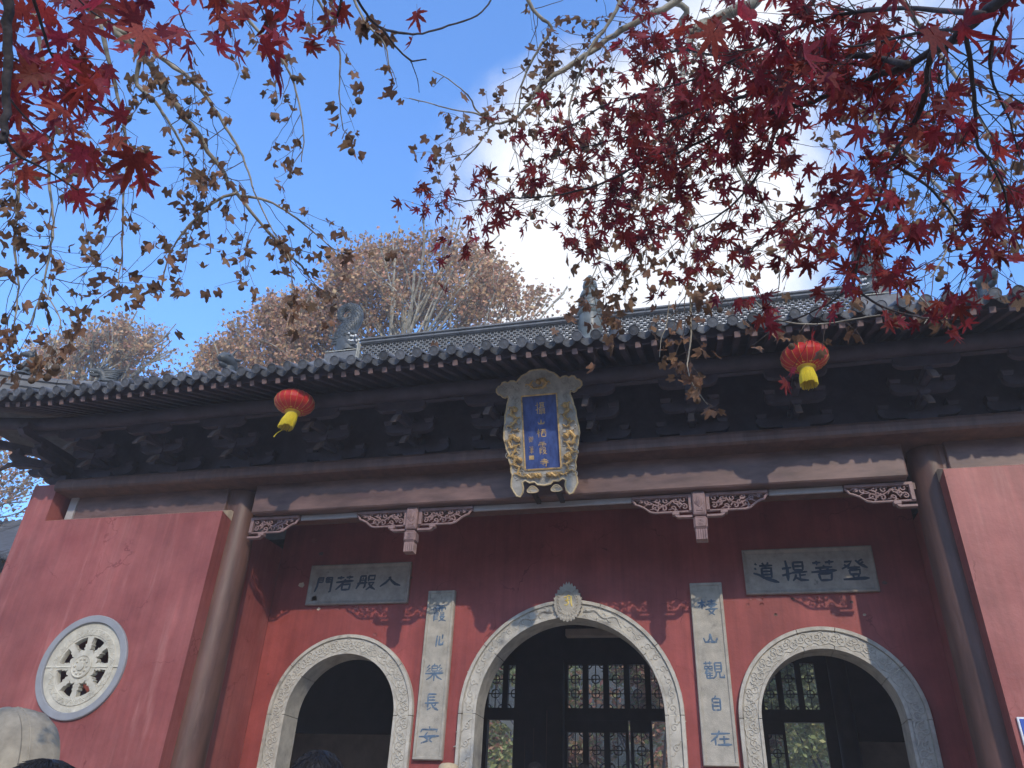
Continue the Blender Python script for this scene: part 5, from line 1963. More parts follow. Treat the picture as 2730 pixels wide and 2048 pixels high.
hp = PX(6, 1462, 7.0)
sh = empty('side_hall', (hp.x - 4, 7.0, 0), 'low side hall with a ribbed grey tile roof beyond the left end of the gate', 'hall')
b = MB()
b.box(hp.x - 9, hp.x + 1.6, 7.2, 12, 0, hp.z - 0.6)
b.build('wall', M['hall'], sh)
b = MB()
for k in range(46):
    x = hp.x - 9.4 + 0.25 * k
    b.tube([(x, 6.2, hp.z - 0.55), (x + .0, 7.6, hp.z + 0.25), (x + 0.0, 9.6, hp.z + 1.9)], 0.075, 6)
b.add([(hp.x - 9.5, 6.2, hp.z - 0.58), (hp.x + 2, 6.2, hp.z - 0.58), (hp.x + 2, 9.6, hp.z + 1.87), (hp.x - 9.5, 9.6, hp.z + 1.87)], [(0, 1, 2, 3)])
b.add([(hp.x - 9.5, 13, hp.z - 0.58), (hp.x + 2, 13, hp.z - 0.58), (hp.x + 2, 9.6, hp.z + 1.87), (hp.x - 9.5, 9.6, hp.z + 1.87)], [(3, 2, 1, 0)])
b.build('roof', M['tile'], sh)


# ------------------------------------------------------------------ people (only the crowns of their heads come into the picture)
def skin_mesh(name, joints, edges, material, sub=2):
    me = bpy.data.meshes.new(name)
    me.from_pydata([j[0] for j in joints], edges, [])
    o = bpy.data.objects.new(name, me)
    COL.objects.link(o)
    md = o.modifiers.new('skin', 'SKIN')
    md.use_smooth_shade = True
    for v, j in zip(me.skin_vertices[0].data, joints):
        v.radius = (j[1], j[2] if len(j) > 2 else j[1])
    me.skin_vertices[0].data[0].use_root = True
    sd2 = o.modifiers.new('sub', 'SUBSURF')
    sd2.levels = sub
    sd2.render_levels = sub
    dg = bpy.context.evaluated_depsgraph_get()
    out = bpy.data.meshes.new_from_object(o.evaluated_get(dg))
    bpy.data.objects.remove(o)
    out.name = name
    out.materials.clear()
    out.materials.append(material)
    out.polygons.foreach_set('use_smooth', [True] * len(out.polygons))
    return out


def person(top, yaw, coat, label, hat=False, floor=0.0, hair_long=False):
    H = top.z - floor - (0.05 if hat else 0.0)
    k = H / 1.70
    root = empty('person', (top.x, top.y, floor), label, 'person', None)
    R_ = Matrix.Rotation(yaw, 3, 'Z')   # the figure faces -Y at yaw 0
    base = Vector((top.x, top.y, floor))
    T = lambda p: tuple(base + R_ @ (Vector(p) * k))
    J = [((0, 0, .95), .155, .11), ((0, .0, 1.15), .145, .105), ((0, .01, 1.35), .17, .11), ((0, .01, 1.44), .075, .07), ((0, -.005, 1.50), .055, .055), ((0, -.015, 1.56), .068, .082), ((0, -.015, 1.62), .074, .092), ((0, -.005, 1.665), .055, .07)]
    E_ = [(0, 1), (1, 2), (2, 3), (3, 4), (4, 5), (5, 6), (6, 7)]
    for s in (-1, 1):
        i = len(J)
        J += [((s * .17, .01, 1.38), .065), ((s * .215, .02, 1.12), .048), ((s * .22, -.04, .88), .036), ((s * .215, -.06, .80), .034, .02)]
        E_ += [(2, i), (i, i + 1), (i + 1, i + 2), (i + 2, i + 3)]
        for f_ in range(4):
            j = len(J)
            J += [((s * (.225 - .004 * f_), -.085 + .022 * f_, .745), .0095), ((s * (.215 - .004 * f_), -.085 + .022 * f_, .70 + (.01 if f_ in (0, 3) else 0)), .0085)]
            E_ += [(i + 3, j), (j, j + 1)]
        j = len(J)
        J += [((s * .195, -.10, .77), .010), ((s * .185, -.11, .735), .009)]
        E_ += [(i + 3, j), (j, j + 1)]
        i = len(J)
        J += [((s * .09, 0, .86), .095), ((s * .10, -.01, .48), .06), ((s * .10, .02, .10), .042), ((s * .10, -.11, .035), .042, .03)]
        E_ += [(0, i), (i, i + 1), (i + 1, i + 2), (i + 2, i + 3)]
    J = [(T(j[0]),) + tuple(r * k for r in j[1:]) for j in J]
    me = skin_mesh('body', J, E_, M[coat])
    me.materials.append(M['skin'])
    me.materials.append(M['trouser'])
    for p in me.polygons:
        z = (p.center.z - floor) / k
        dxy = math.hypot(p.center.x - top.x, p.center.y - top.y) / k
        if z > 1.455 or (z < .84 and dxy > .165): p.material_index = 1
        elif z < .90: p.material_index = 2
    link('body', me, root)
    # face
    b = MB()
    q = lambda x, y, z: T((x, y, z))
    b.tube([q(0, -.100, 1.605), q(0, -.118, 1.575), q(0, -.104, 1.565)], [.008 * k, .014 * k, .008 * k], 7)
    for s in (-1, 1):
        b.tube([q(s * .078, .005, 1.61), q(s * .088, .012, 1.59), q(s * .078, .005, 1.565)], [.008 * k, .013 * k, .007 * k], 7)
    b.build('nose_and_ears', M['skin'], root, True)
    b = MB()
    for s in (-1, 1):
        b.tube([q(s * .045, -.092, 1.612), q(s * .03, -.101, 1.614), q(s * .016, -.098, 1.612)], [.002 * k, .006 * k, .002 * k], 6)
        b.tube([q(s * .05, -.092, 1.632), q(s * .032, -.104, 1.637), q(s * .013, -.102, 1.632)], [.002 * k, .004 * k, .002 * k], 5)
    b.tube([q(-.025, -.096, 1.54), q(0, -.103, 1.541), q(.025, -.096, 1.54)], [.002 * k, .005 * k, .002 * k], 6)
    b.build('eyes_and_mouth', M['hair'], root)
    # hair: a cap of strands
    b = MB()
    rh = random.Random(int(abs(top.x) * 1000))
    cen = Vector((0, .008, 1.612))
    vs, fs = [], []
    nA, nP = 22, 9
    for i in range(nP):
        ph = math.pi / 2 - (math.pi * 0.56) * i / (nP - 1)
        for j in range(nA):
            a = 2 * math.pi * j / nA
            front = max(0, -math.sin(a))
            ph2 = ph if ph > 0.25 else ph * (1 - front) + 0.45 * front
            rr_ = 1 + 0.03 * math.sin(j * 2.3 + i)
            vs.append(q(cen.x + .084 * rr_ * math.cos(ph2) * math.cos(a), cen.y + .102 * rr_ * math.cos(ph2) * math.sin(a), cen.z + .088 * rr_ * math.sin(ph2)))
    for i in range(nP - 1):
        for j in range(nA):
            j2 = (j + 1) % nA
            fs.append((i * nA + j, (i + 1) * nA + j, (i + 1) * nA + j2, i * nA + j2))
    fs.append(tuple(range(nA)))
    b.add(vs, fs)
    for t in range(900):
        a = rh.uniform(0, 2 * math.pi)
        ph = rh.uniform(0.1, 1.5)
        if math.sin(a) < -.5 and ph < .6: continue
        d = Vector((math.cos(ph) * math.cos(a) * .085, math.cos(ph) * math.sin(a) * .103, math.sin(ph) * .090))
        d2 = Vector((math.cos(ph - .35) * math.cos(a + rh.uniform(-.3, .3)) * .085, math.cos(ph - .35) * math.sin(a) * .103, math.sin(ph - .35) * .090))
        m_ = (d + d2) / 2
        b.tube([q(*(cen + d)), q(*(cen + m_ * rh.uniform(1.0, 1.035))), q(*(cen + d2 * rh.uniform(.99, 1.05)))], [.0014 * k, .0016 * k, .0006 * k], 3)
    b.build('hair', M['hair'], root, True)
    if hat:
        b = MB()
        c = q(0, 0, 1.66)
        prof = [(.165, -.035), (.17, -.03), (.14, -.012), (.112, .0), (.108, .02), (.10, .055), (.075, .075), (.03, .083), (.001, .084)]
        b.lathe([(r * k, h * k) for r, h in prof], c, 26, cap=False)
        b.build('hat', M['hat'], root, True)
    return root


person(AT(140 / 1.23473, 2028 / 1.23473, 2.3), math.pi * 0.94, 'coat1', 'person with black hair in a navy coat, nearest the drum stone', floor=0.0)
person(AT(858 / 1.23473, 2003 / 1.23473, 3.0), math.pi * 1.06, 'coat2', 'person with black hair in a grey coat in front of the left doorway', floor=0.0)
person(AT(1197 / 1.23473, 2030 / 1.23473, 7.9), math.pi * 0.9, 'coat3', 'person in a tan hat standing by the middle doorway', hat=True, floor=0.6)
person(AT(1427 / 1.23473, 2032 / 1.23473, 9.9), math.pi * 1.0, 'coat1', 'dark haired person walking away inside the middle doorway', floor=0.6)
person(AT(1556 / 1.23473, 2038 / 1.23473, 10.2), 0.25, 'coat2', 'person facing out of the middle doorway, forehead showing', floor=0.6)


# ------------------------------------------------------------------ leaves
def leaf_mesh(name, lobes, valley, material, teeth, seed, curl, fold, narrow):
    """palmate leaf; lobes = [(angle, length)], stalk at the origin, tip along +Y; bent and curled"""
    r = random.Random(seed)
    out = []
    nL = len(lobes)
    for i, (ang, L) in enumerate(lobes):
        pa = lobes[i - 1][0] if i > 0 else ang - 60
        na = lobes[i + 1][0] if i < nL - 1 else ang + 60
        h0, h1 = (ang - pa) / 2, (na - ang) / 2
        L = L * r.uniform(.9, 1.08)
        if i == 0: out.append((ang - 48, valley * .8))
        for t_ in range(teeth):
            f = (t_ + .5) / teeth
            rr_ = valley + (L - valley) * f
            w_ = h0 * (1 - f) ** (narrow)
            out.append((ang - w_ * 1.0, rr_ * 1.02))
            out.append((ang - w_ * .78, rr_ * .97))
        out.append((ang, L))
        for t_ in range(teeth - 1, -1, -1):
            f = (t_ + .5) / teeth
            rr_ = valley + (L - valley) * f
            w_ = h1 * (1 - f) ** (narrow)
            out.append((ang + w_ * .78, rr_ * .97))
            out.append((ang + w_ * 1.0, rr_ * 1.02))
        out.append((ang + (h1 if i < nL - 1 else 48), valley * (1 if i < nL - 1 else .8)))
    # map (angle from +Y, radius) -> xy
    c1, c2, c3, c4 = r.uniform(-1, 1), r.uniform(-1, 1), r.uniform(-1, 1), r.uniform(0, 6)

    def bend(x, y):
        z = fold * abs(x) * (1 + .4 * c1) + curl * (y * y * (.6 + .5 * c2) + x * x * .8 * c3) + curl * .22 * math.sin(5 * x + c4) * math.cos(4.3 * y + c4)
        return (x * (1 - .25 * abs(curl) * abs(x)), y * (1 - .2 * abs(curl) * max(0, y)), z)
    vs = [bend(0, 0.06)]
    half = []
    for a, rad in out:
        x, y = rad * math.sin(math.radians(a)), rad * math.cos(math.radians(a)) + .06
        vs.append(bend(x, y))
    n = len(out)
    # inner ring for bending
    m0 = len(vs)
    for a, rad in out:
        x, y = .5 * rad * math.sin(math.radians(a)), .5 * rad * math.cos(math.radians(a)) + .06
        vs.append(bend(x, y))
    fs = []
    for i in range(n - 1):
        fs.append((1 + i, 2 + i, m0 + i + 1, m0 + i))
        fs.append((m0 + i, m0 + i + 1, 0))
    b = MB()
    b.add(vs, fs)
    b.tube([(0, .06, bend(0, .06)[2]), (0.01 * c1, -.2, .02 * c2), (.03 * c2, -.5, .05 * c3)], [.012, .010, .009], 4)
    me = b.mesh(name, material, True)
    return me


PLANE = [leaf_mesh('leaf', [(-100, .48), (-52, .78), (0, .95), (52, .78), (100, .48)], .50, M['planeleaf'], 2, 10 + k, (.35, -.45, .6, -.25, .7, .5, -.6, .2)[k], (.10, .35, .2, .05, .45, .3, .5, .6)[k], .75) for k in range(8)]
MAPLE = [leaf_mesh('leaf', [(-125, .42), (-82, .72), (-40, .93), (0, 1.0), (40, .93), (82, .72), (125, .42)], .27, M['mapleleaf'], 3, 30 + k, (.10, -.25, .3, -.12, .45, .22, -.4, .6)[k], (.05, .12, .2, .0, .3, .1, .25, .4)[k], 1.05) for k in range(8)]
seed_me = MB().lathe([(.001, -.5), (.25, -.43), (.43, -.25), (.5, 0), (.43, .25), (.25, .43), (.001, .5)], (0, 0, 0), 9).tube([(0, 0, .5), (.05, .03, 1.3), (.0, .06, 2.3)], .05, 4).mesh('seed_ball', M['seed'], True)


class Tree:
    def __init__(s, name, loc, label, bark, leafset, seed, group=None, k=1.0):
        s.k = k
        s.root = empty(name, loc, label, 'tree', group)
        s.bark, s.leafset = bark, leafset
        s.r = random.Random(seed)
        s.tw = MB()
        s.leaves = []   # (pos, euler, size, mesh index)
        s.seeds = []

    def limb(s, pts, r0, r1, n=8, name='branch', part=True):
        pts = [Vector(p) for p in pts]
        if name != 'trunk':
            r0, r1 = r0 * s.k, r1 * s.k
        # smooth with Catmull-Rom
        P = []
        for i in range(len(pts) - 1):
            p0 = pts[max(i - 1, 0)]; p1 = pts[i]; p2 = pts[i + 1]; p3 = pts[min(i + 2, len(pts) - 1)]
            for k in range(4):
                t = k / 4
                P.append(.5 * ((2 * p1) + (p2 - p0) * t + (2 * p0 - 5 * p1 + 4 * p2 - p3) * t * t + (3 * p1 - p0 - 3 * p2 + p3) * t * t * t))
        P.append(pts[-1])
        m_ = len(P)
        R_ = [(r0 + (r1 - r0) * (i / (m_ - 1)) ** .8) * (1 + .10 * s.r.uniform(-1, 1)) for i in range(m_)]
        jit = r0 * .25
        P = [p + Vector((s.r.uniform(-1, 1), s.r.uniform(-1, 1), s.r.uniform(-1, 1))) * min(jit, .012) for p in P]
        if part:
            b = MB()
            b.tube(P, R_, n)
            b.build(name, M[s.bark], s.root, True)
        else:
            s.tw.tube(P, R_, 5)
        return P

    def leaf(s, p, size, down=0.6, face=None):
        r = s.r
        size = size * s.k
        # leaf +Y axis: hanging direction
        d = Vector((r.uniform(-1, 1), r.uniform(-1, 1), r.uniform(-1, 1) - down * 1.6)).normalized()
        nrm = Vector((r.uniform(-1, 1), r.uniform(-1, 1), r.uniform(-.6, .6)))
        if face is not None:
            nrm = nrm * .9 + face * 1.0
        nrm = (nrm - d * nrm.dot(d)).normalized()
        xx = d.cross(nrm)
        rot = Matrix((xx, d, nrm)).transposed().to_euler()
        s.leaves.append((Vector(p) + d * size * .5, rot, size, r.randrange(len(s.leafset))))

    def twig(s, p, d, L, rad, leaf_p, size, droop, depth=1, step=.07, end_leaf=True, seeds=0.0):
        r = s.r
        p = Vector(p); d = Vector(d).normalized()
        pts = [p.copy()]
        n = max(3, int(L / (step * s.k)))
        for i in range(n):
            d = (d + Vector((r.uniform(-1, 1), r.uniform(-1, 1), r.uniform(-1, 1))) * .30 + Vector((0, 0, -droop * .2))).normalized()
            p = p + d * (L / n)
            pts.append(p.copy())
            if i > 0 and r.random() < leaf_p:
                s.leaf(p, size * r.uniform(.5, 1.25))
            if depth > 0 and r.random() < .34:
                dd = (d + Vector((r.uniform(-1, 1), r.uniform(-1, 1), r.uniform(-1, 1))) * 1.0).normalized()
                s.twig(p, dd, L * r.uniform(.3, .6), rad * .6, leaf_p, size, droop, depth - 1, step, seeds=seeds)
            elif r.random() < .3:
                s.tw.tube([p, p + (d.cross(Vector((r.uniform(-1, 1), r.uniform(-1, 1), r.uniform(-1, 1))))).normalized() * rad * 5], [rad * .8, rad * .5], 4)
        s.tw.tube(pts, [rad * (1 - .6 * i / n) for i in range(n + 1)], 4)
        if end_leaf and r.random() < leaf_p * 2.2:
            s.leaf(p, size * r.uniform(.8, 1.25))
        if r.random() < seeds:
            s.seeds.append((p + Vector((0, 0, -.05)), r.uniform(.026, .034)))

    def spray(s, P, gap, L, rad, leaf_p, size, droop, t0=0.15, depth=1, seeds=0.0, spread=1.0):
        """twigs along a limb"""
        r = s.r
        acc = 0
        gap, L, rad = gap * s.k, L * s.k, rad * s.k
        n = len(P)
        for i in range(1, n):
            seg = (P[i] - P[i - 1]).length
            acc += seg
            if i / n < t0: continue
            while acc > gap:
                acc -= gap
                t = (P[i] - P[i - 1]).normalized()
                d = (t * .7 + Vector((r.uniform(-1, 1), r.uniform(-1, 1), r.uniform(-1, .7))) * spread).normalized()
                s.twig(P[i], d, L * r.uniform(.5, 1.25), rad, leaf_p, size, droop, depth, seeds=seeds)

    def finish(s, keep=300):
        print('LEAVES', s.root.name, len(s.leaves))
        s.leaves.sort(key=lambda q: (q[0] - CAM).length / q[2])

        def vis(p):
            v = p - CAM
            f = v.dot(FWD)
            if f < .05: return False
            return abs(v.dot(RGT) / f) < .70 and abs(v.dot(UPV) / f) < .54
        k = 0
        rest = MB()
        for p, rot, size, m_ in s.leaves:
            if k < keep and vis(p):
                link('leaf', s.leafset[m_], s.root, p, rot, (size, size, size))
                k += 1
            else:
                mt = Matrix.Translation(p) @ rot.to_matrix().to_4x4() @ Matrix.Scale(size, 4)
                me = s.leafset[m_]
                rest.add([mt @ v.co for v in me.vertices], [tuple(q.vertices) for q in me.polygons])
        if rest.v:
            tag(rest.build('foliage', s.leafset[0].materials[0], s.root), kind='stuff')
        if s.tw.v:
            tag(s.tw.build('twigs', M['twig'] if s.bark == 'bark' else M['barkdark'], s.root), kind='stuff')
        for p, d in s.seeds[:200]:
            link('seed_ball', seed_me, s.root, p, (s.r.uniform(-.4, .4), s.r.uniform(-.4, .4), 0), (d, d, d))


def A(l, d0, d1):
    n = len(l) - 1
    return [AT(x, y, d0 + (d1 - d0) * i / n) for i, (x, y) in enumerate(l)]


PK = 0.70
AT_full = AT


def AT(x, y, dist):
    return AT_full(x, y, dist * PK)



# --- plane tree, left
T = Tree('plane_tree', (-7.4, -7.0, 0), 'plane tree whose brown leaved branches hang in at the upper left', 'bark', PLANE, 11, 'plane trees overhanging the forecourt', PK)
tr = T.limb([(-7.4, -7.0, 0), (-7.3, -6.9, 2.5), (-7.1, -6.9, 5.0), (-6.7, -6.8, 7.6), (-6.3, -6.5, 10.5)], .30, .16, 14, 'trunk')
PS, DR = .060, .45
m1 = T.limb([(-6.7, -6.8, 7.6), AT(-420, -190, 7.2), AT(-120, -110, 6.7)] + A([(60, -40), (160, -5), (212, 38), (246, 65), (300, 113), (342, 164), (376, 222), (424, 284), (478, 369), (512, 417), (567, 489), (620, 545), (670, 600)], 6.4, 6.0), .046, .007, 9)
T.spray(m1[26:], .13, .55, .0040, .50, PS, DR, t0=.0, seeds=.10)
m2 = T.limb(A([(246, 65), (290, 79), (342, 120), (410, 171), (444, 208), (478, 260), (512, 314), (533, 359), (547, 410)], 6.3, 5.9), .022, .006, 7)
T.spray(m2, .15, .5, .0036, .46, PS, DR, seeds=.10)
m3 = T.limb(A([(512, 417), (472, 430), (427, 468), (393, 506), (362, 560), (345, 640)], 6.0, 5.8), .014, .004, 6)
T.spray(m3, .15, .45, .0036, .50, PS, DR, seeds=.10)
m4 = T.limb(A([(519, 424), (564, 430), (615, 454), (666, 492), (705, 525), (735, 560)], 6.0, 5.8), .012, .004, 6)
T.spray(m4, .14, .42, .0036, .50, PS, DR, seeds=.10)
m5 = T.limb(A([(300, 130), (297, 184), (328, 212), (359, 256), (393, 314), (424, 379), (450, 420)], 6.2, 6.0), .016, .004, 6)
T.spray(m5, .15, .45, .0036, .46, PS, DR, seeds=.10)
m6 = T.limb([AT(-200, -160, 6.4), AT(20, -60, 6.2)] + A([(80, 60), (102, 208), (116, 256), (106, 342), (106, 393), (114, 461), (111, 530), (92, 620), (66, 700)], 6.1, 5.6), .018, .005, 7)
T.spray(m6[8:], .12, .5, .0036, .46, PS, DR, seeds=.10)
m7 = T.limb(A([(212, 38), (240, 150), (266, 263), (273, 342), (266, 444), (263, 547), (255, 620)], 6.3, 5.8), .018, .004, 6)
T.spray(m7, .15, .45, .0036, .46, PS, DR, seeds=.10)
m8 = T.limb(A([(-40, 180), (20, 300), (40, 420), (30, 520), (40, 620), (30, 700)], 6.0, 5.6), .016, .004, 6)
T.spray(m8, .12, .5, .0036, .50, PS, DR, seeds=.10)
m9 = T.limb(A([(420, -60), (500, 10), (560, 70), (610, 130), (640, 200), (655, 290), (650, 350)], 6.4, 6.0), .016, .004, 6)
T.spray(m9, .14, .42, .0036, .50, PS, DR, seeds=.12)
m10 = T.limb(A([(600, -80), (680, -10), (715, 60), (735, 120), (732, 200), (740, 280)], 5.6, 5.4), .012, .003, 6)
T.spray(m10, .18, .22, .003, .5, PS * 1.15, DR, seeds=.10)
m11 = T.limb(A([(735, -60), (765, 0), (790, 50), (830, 95), (842, 150)], 4.6, 4.4), .010, .003, 6)
T.spray(m11, .10, .12, .003, .8, PS * 1.1, DR)
m12 = T.limb(A([(547, 410), (590, 500), (625, 560), (632, 640), (640, 670)], 5.7, 5.4), .006, .003, 5)
T.spray(m12, .13, .18, .003, .7, PS * 1.1, DR, seeds=.15)
m13 = T.limb(A([(90, 620), (130, 690), (118, 740), (125, 765)], 5.4, 5.0), .005, .003, 5)
T.spray(m13, .14, .14, .003, .6, PS * 1.1, DR, seeds=.2)
for x, y in ((700, 545), (722, 548), (745, 500), (632, 640), (650, 655), (705, 640), (730, 665), (440, 580), (440, 625), (320, 640), (375, 715), (180, 705), (120, 750), (228, 690), (12, 545), (20, 720), (258, 628), (750, 285), (732, 228), (735, 250)):
    T.leaf(AT(x, y - 6, 5.5), PS * 1.2, .9)
T.finish(300)

# --- plane tree, right
T = Tree('plane_tree', (9.2, -7.2, 0), 'plane tree whose brown leaved branches hang in at the upper right', 'bark', PLANE, 23, 'plane trees overhanging the forecourt', PK)
T.limb([(9.2, -7.2, 0), (9.0, -7.0, 3), (8.7, -6.8, 6), (8.0, -6.5, 9.5)], .32, .16, 14, 'trunk')
k0 = T.limb([(8.4, -6.6, 8.2), AT(2100, -420, 13.5), AT(1750, -150, 13.4)] + A([(1632, 0), (1595, 17), (1550, 41), (1516, 55), (1489, 72)], 13.2, 13), .095, .08, 9)
k0b = T.limb(A([(1489, 72), (1470, 50), (1482, 20), (1430, -10), (1390, -60)], 13, 13), .05, .042, 8)
k0c = T.limb(A([(1489, 72), (1482, 120), (1470, 190), (1455, 280), (1440, 360)], 13, 8), .05, .010, 7)
T.spray(k0c, .11, .55, .0036, .50, PS, DR, seeds=.08)
k1 = T.limb([AT(1560, -60, 6.8)] + A([(1500, -30), (1447, 10), (1380, 45), (1310, 85), (1276, 113), (1224, 147), (1173, 178), (1156, 202), (1125, 243), (1091, 263), (1064, 270), (1036, 308), (1002, 342)], 6.7, 6.0), .034, .005, 8)
T.spray(k1[6:], .11, .5, .0036, .50, PS, DR, t0=.0, seeds=.10)
k2 = T.limb(A([(1347, -10), (1310, 58), (1276, 102), (1240, 190), (1230, 260), (1260, 330)], 6.5, 6.0), .018, .005, 6)
T.spray(k2, .11, .55, .0036, .50, PS, DR, seeds=.10)
k3 = T.limb(A([(1064, 267), (1030, 246), (989, 239), (934, 225), (883, 212)], 6.1, 5.8), .009, .003, 6)
T.spray(k3, .26, .20, .003, .35, PS, DR, seeds=.3, depth=0)
k4 = T.limb(A([(1058, 263), (1026, 236), (1019, 218), (1002, 198), (968, 171), (934, 154)], 6.1, 5.8), .008, .003, 6)
T.spray(k4, .26, .20, .003, .35, PS, DR, seeds=.3, depth=0)
k5 = T.limb(A([(1660, 60), (1742, 137), (1772, 171), (1834, 205), (1858, 222), (1885, 249), (1899, 280), (1912, 300), (1925, 380), (1910, 450)], 6.8, 6.0), .026, .006, 8)
T.spray(k5, .10, .6, .0036, .46, PS, DR, seeds=.10)
k6 = T.limb(A([(1120, -60), (1150, 20), (1190, 60), (1160, 110), (1130, 170), (1120, 230), (1108, 320)], 6.6, 6.2), .018, .004, 6)
T.spray(k6, .11, .5, .0036, .46, PS, DR, seeds=.10)
k7 = T.limb(A([(1440, 360), (1420, 430), (1390, 500), (1360, 560), (1330, 600)], 6.0, 5.3), .012, .004, 6)
T.spray(k7, .09, .5, .0036, .50, PS, DR, seeds=.10)
k8 = T.limb(A([(1300, 330), (1310, 420), (1300, 500), (1290, 570), (1268, 625)], 6.0, 5.4), .010, .004, 6)
T.spray(k8, .10, .40, .0036, .52, PS, DR, seeds=.10)
k9 = T.limb(A([(1440, 330), (1470, 425), (1500, 500), (1495, 575), (1480, 640)], 6.0, 5.2), .012, .004, 6)
T.spray(k9, .10, .5, .0036, .46, PS, DR, seeds=.10)
k10 = T.limb(A([(1560, 250), (1590, 360), (1640, 430), (1680, 490), (1700, 540), (1680, 600)], 6.2, 5.4), .016, .004, 6)
T.spray(k10, .11, .5, .0036, .46, PS, DR, seeds=.10)
k11 = T.limb(A([(1910, 300), (1980, 360), (2040, 420), (2060, 490), (2040, 550), (2010, 600)], 6.2, 5.4), .014, .004, 6)
T.spray(k11, .11, .5, .0036, .46, PS, DR, seeds=.10)
k12 = T.limb(A([(1900, -60), (1960, 20), (2030, 120), (2100, 220), (2150, 340), (2160, 440)], 6.6, 6.0), .020, .005, 6)
T.spray(k12, .11, .5, .0036, .46, PS, DR, seeds=.10)
k13 = T.limb(A([(1490, 640), (1492, 721), (1487, 767), (1484, 792), (1497, 833), (1528, 874)], 4.9, 4.6), .006, .0025, 6)
T.spray(k13, .12, .12, .0025, .8, PS, DR, t0=.3, depth=0)
k14 = T.limb(A([(1445, 650), (1438, 705), (1428, 731), (1424, 772)], 4.9, 4.7), .004, .002, 5)
T.leaf(AT(1424, 776, 4.7), PS * .9, 1.0)
for x, y in ((1505, 845), (1500, 812), (1516, 825), (1468, 745), (1480, 735), (1515, 760), (1536, 765), (1268, 700), (1315, 725), (1300, 650), (1468, 690), (1490, 700), (1518, 690), (1225, 550), (1230, 580), (1255, 572), (1450, 600), (1500, 640), (1400, 620)):
    T.leaf(AT(x, y - 8, 4.9), PS * 1.15, .9)
k15 = T.limb(A([(1620, 640), (1680, 690), (1760, 700), (1840, 690), (1900, 680)], 5.0, 4.6), .006, .003, 5)
T.spray(k15, .12, .15, .003, .7, PS, DR, depth=0, seeds=.2)
k16 = T.limb(A([(1940, 600), (1985, 640), (2010, 670), (1995, 700)], 5.0, 4.8), .005, .003, 5)
T.spray(k16, .14, .14, .003, .7, PS, DR, depth=0)
T.finish(300)

# --- red maple, right
PK = 1.0
MS = .047
T = Tree('maple_tree', (5.6, -10.2, 0), 'red maple whose dark branches sweep across the upper right', 'barkdark', MAPLE, 31, 'red maples overhanging the forecourt')
T.limb([(5.6, -10.2, 0), (5.5, -10.1, 1.5), (5.3, -9.9, 3.2), (4.9, -9.6, 4.6)], .13, .07, 12, 'trunk')
q1 = T.limb([(5.3, -9.9, 3.2), AT(2600, -330, 2.4), AT(2330, -130, 1.9)] + A([(2165, 0), (2124, 31), (2080, 65), (2029, 103), (1960, 140), (1892, 167), (1824, 195), (1755, 219), (1687, 236), (1636, 256), (1585, 277), (1533, 294), (1460, 330), (1378, 359), (1310, 393), (1224, 417), (1139, 427), (1071, 429), (1002, 434), (951, 412)], 1.75, 3.6), .0125, .0022, 10)
T.spray(q1[14:], .028, .26, .0018, .60, MS, .1, t0=.12, depth=1)
q2 = T.limb(A([(2029, 103), (2007, 130), (1995, 215), (1960, 290), (1925, 345), (1910, 390), (1895, 440), (1870, 500), (1853, 560), (1840, 620), (1812, 640), (1782, 659), (1721, 687), (1667, 696)], 1.85, 2.9), .0075, .0022, 9)
T.spray(q2[8:-16], .03, .22, .0016, .55, MS, .1, t0=.0, depth=1)
q3 = T.limb(A([(2085, 70), (2100, 180), (2107, 250), (2110, 310), (2135, 345), (2170, 420), (2180, 500)], 1.9, 2.3), .006, .002, 6)
T.spray(q3, .03, .22, .0016, .45, MS, .2, t0=.0)
q4 = T.limb(A([(2124, 31), (1980, 20), (1850, 25), (1720, 60), (1600, 120), (1500, 170), (1400, 200), (1300, 230), (1240, 270)], 1.75, 3.3), .006, .002, 7)
T.spray(q4, .038, .24, .0016, .58, MS, .1, t0=.22)
q5 = T.limb(A([(1824, 195), (1700, 190), (1580, 215), (1470, 250), (1380, 290), (1290, 310), (1190, 340)], 2.3, 3.4), .008, .002, 7)
T.spray(q5, .03, .24, .0016, .60, MS, .1, t0=.1)
q6 = T.limb(A([(1960, 140), (1860, 120), (1740, 130), (1640, 160), (1540, 120), (1450, 110), (1380, 150)], 2.0, 3.2), .008, .002, 7)
T.spray(q6, .02, .24, .0016, .58, MS, .1, t0=.1)
q7 = T.limb(A([(1900, 430), (1800, 440), (1700, 470), (1640, 520), (1600, 580)], 2.5, 3.0), .006, .002, 6)
T.spray(q7, .03, .22, .0016, .55, MS, .15, t0=.1)
q8 = T.limb(A([(1920, 350), (2000, 400), (2060, 470), (2100, 540), (2120, 560)], 2.4, 2.6), .005, .002, 6)
T.spray(q8, .03, .24, .0016, .55, MS, .15, t0=.0)
q9 = T.limb(A([(1687, 236), (1660, 330), (1620, 400), (1560, 460), (1480, 500), (1400, 480)], 2.6, 3.3), .006, .002, 6)
T.spray(q9, .03, .24, .0016, .58, MS, .15, t0=.0)
q12 = T.limb(A([(2220, -60), (2150, 60), (2140, 160), (2180, 260), (2200, 340)], 1.9, 2.4), .005, .0018, 6)
T.spray(q12, .06, .24, .0016, .5, MS, .15, t0=.0)
q13 = T.limb(A([(2080, 65), (1990, 70), (1900, 90), (1820, 100), (1760, 60)], 1.8, 2.2), .004, .0018, 6)
T.spray(q13, .06, .22, .0016, .5, MS, .15, t0=.0)
q10 = T.limb(A([(1840, 620), (1900, 660), (1960, 680), (2020, 690), (2070, 690)], 2.7, 2.9), .004, .002, 6)
T.spray(q10, .11, .10, .0016, .60, MS, .4, t0=.0, depth=0)
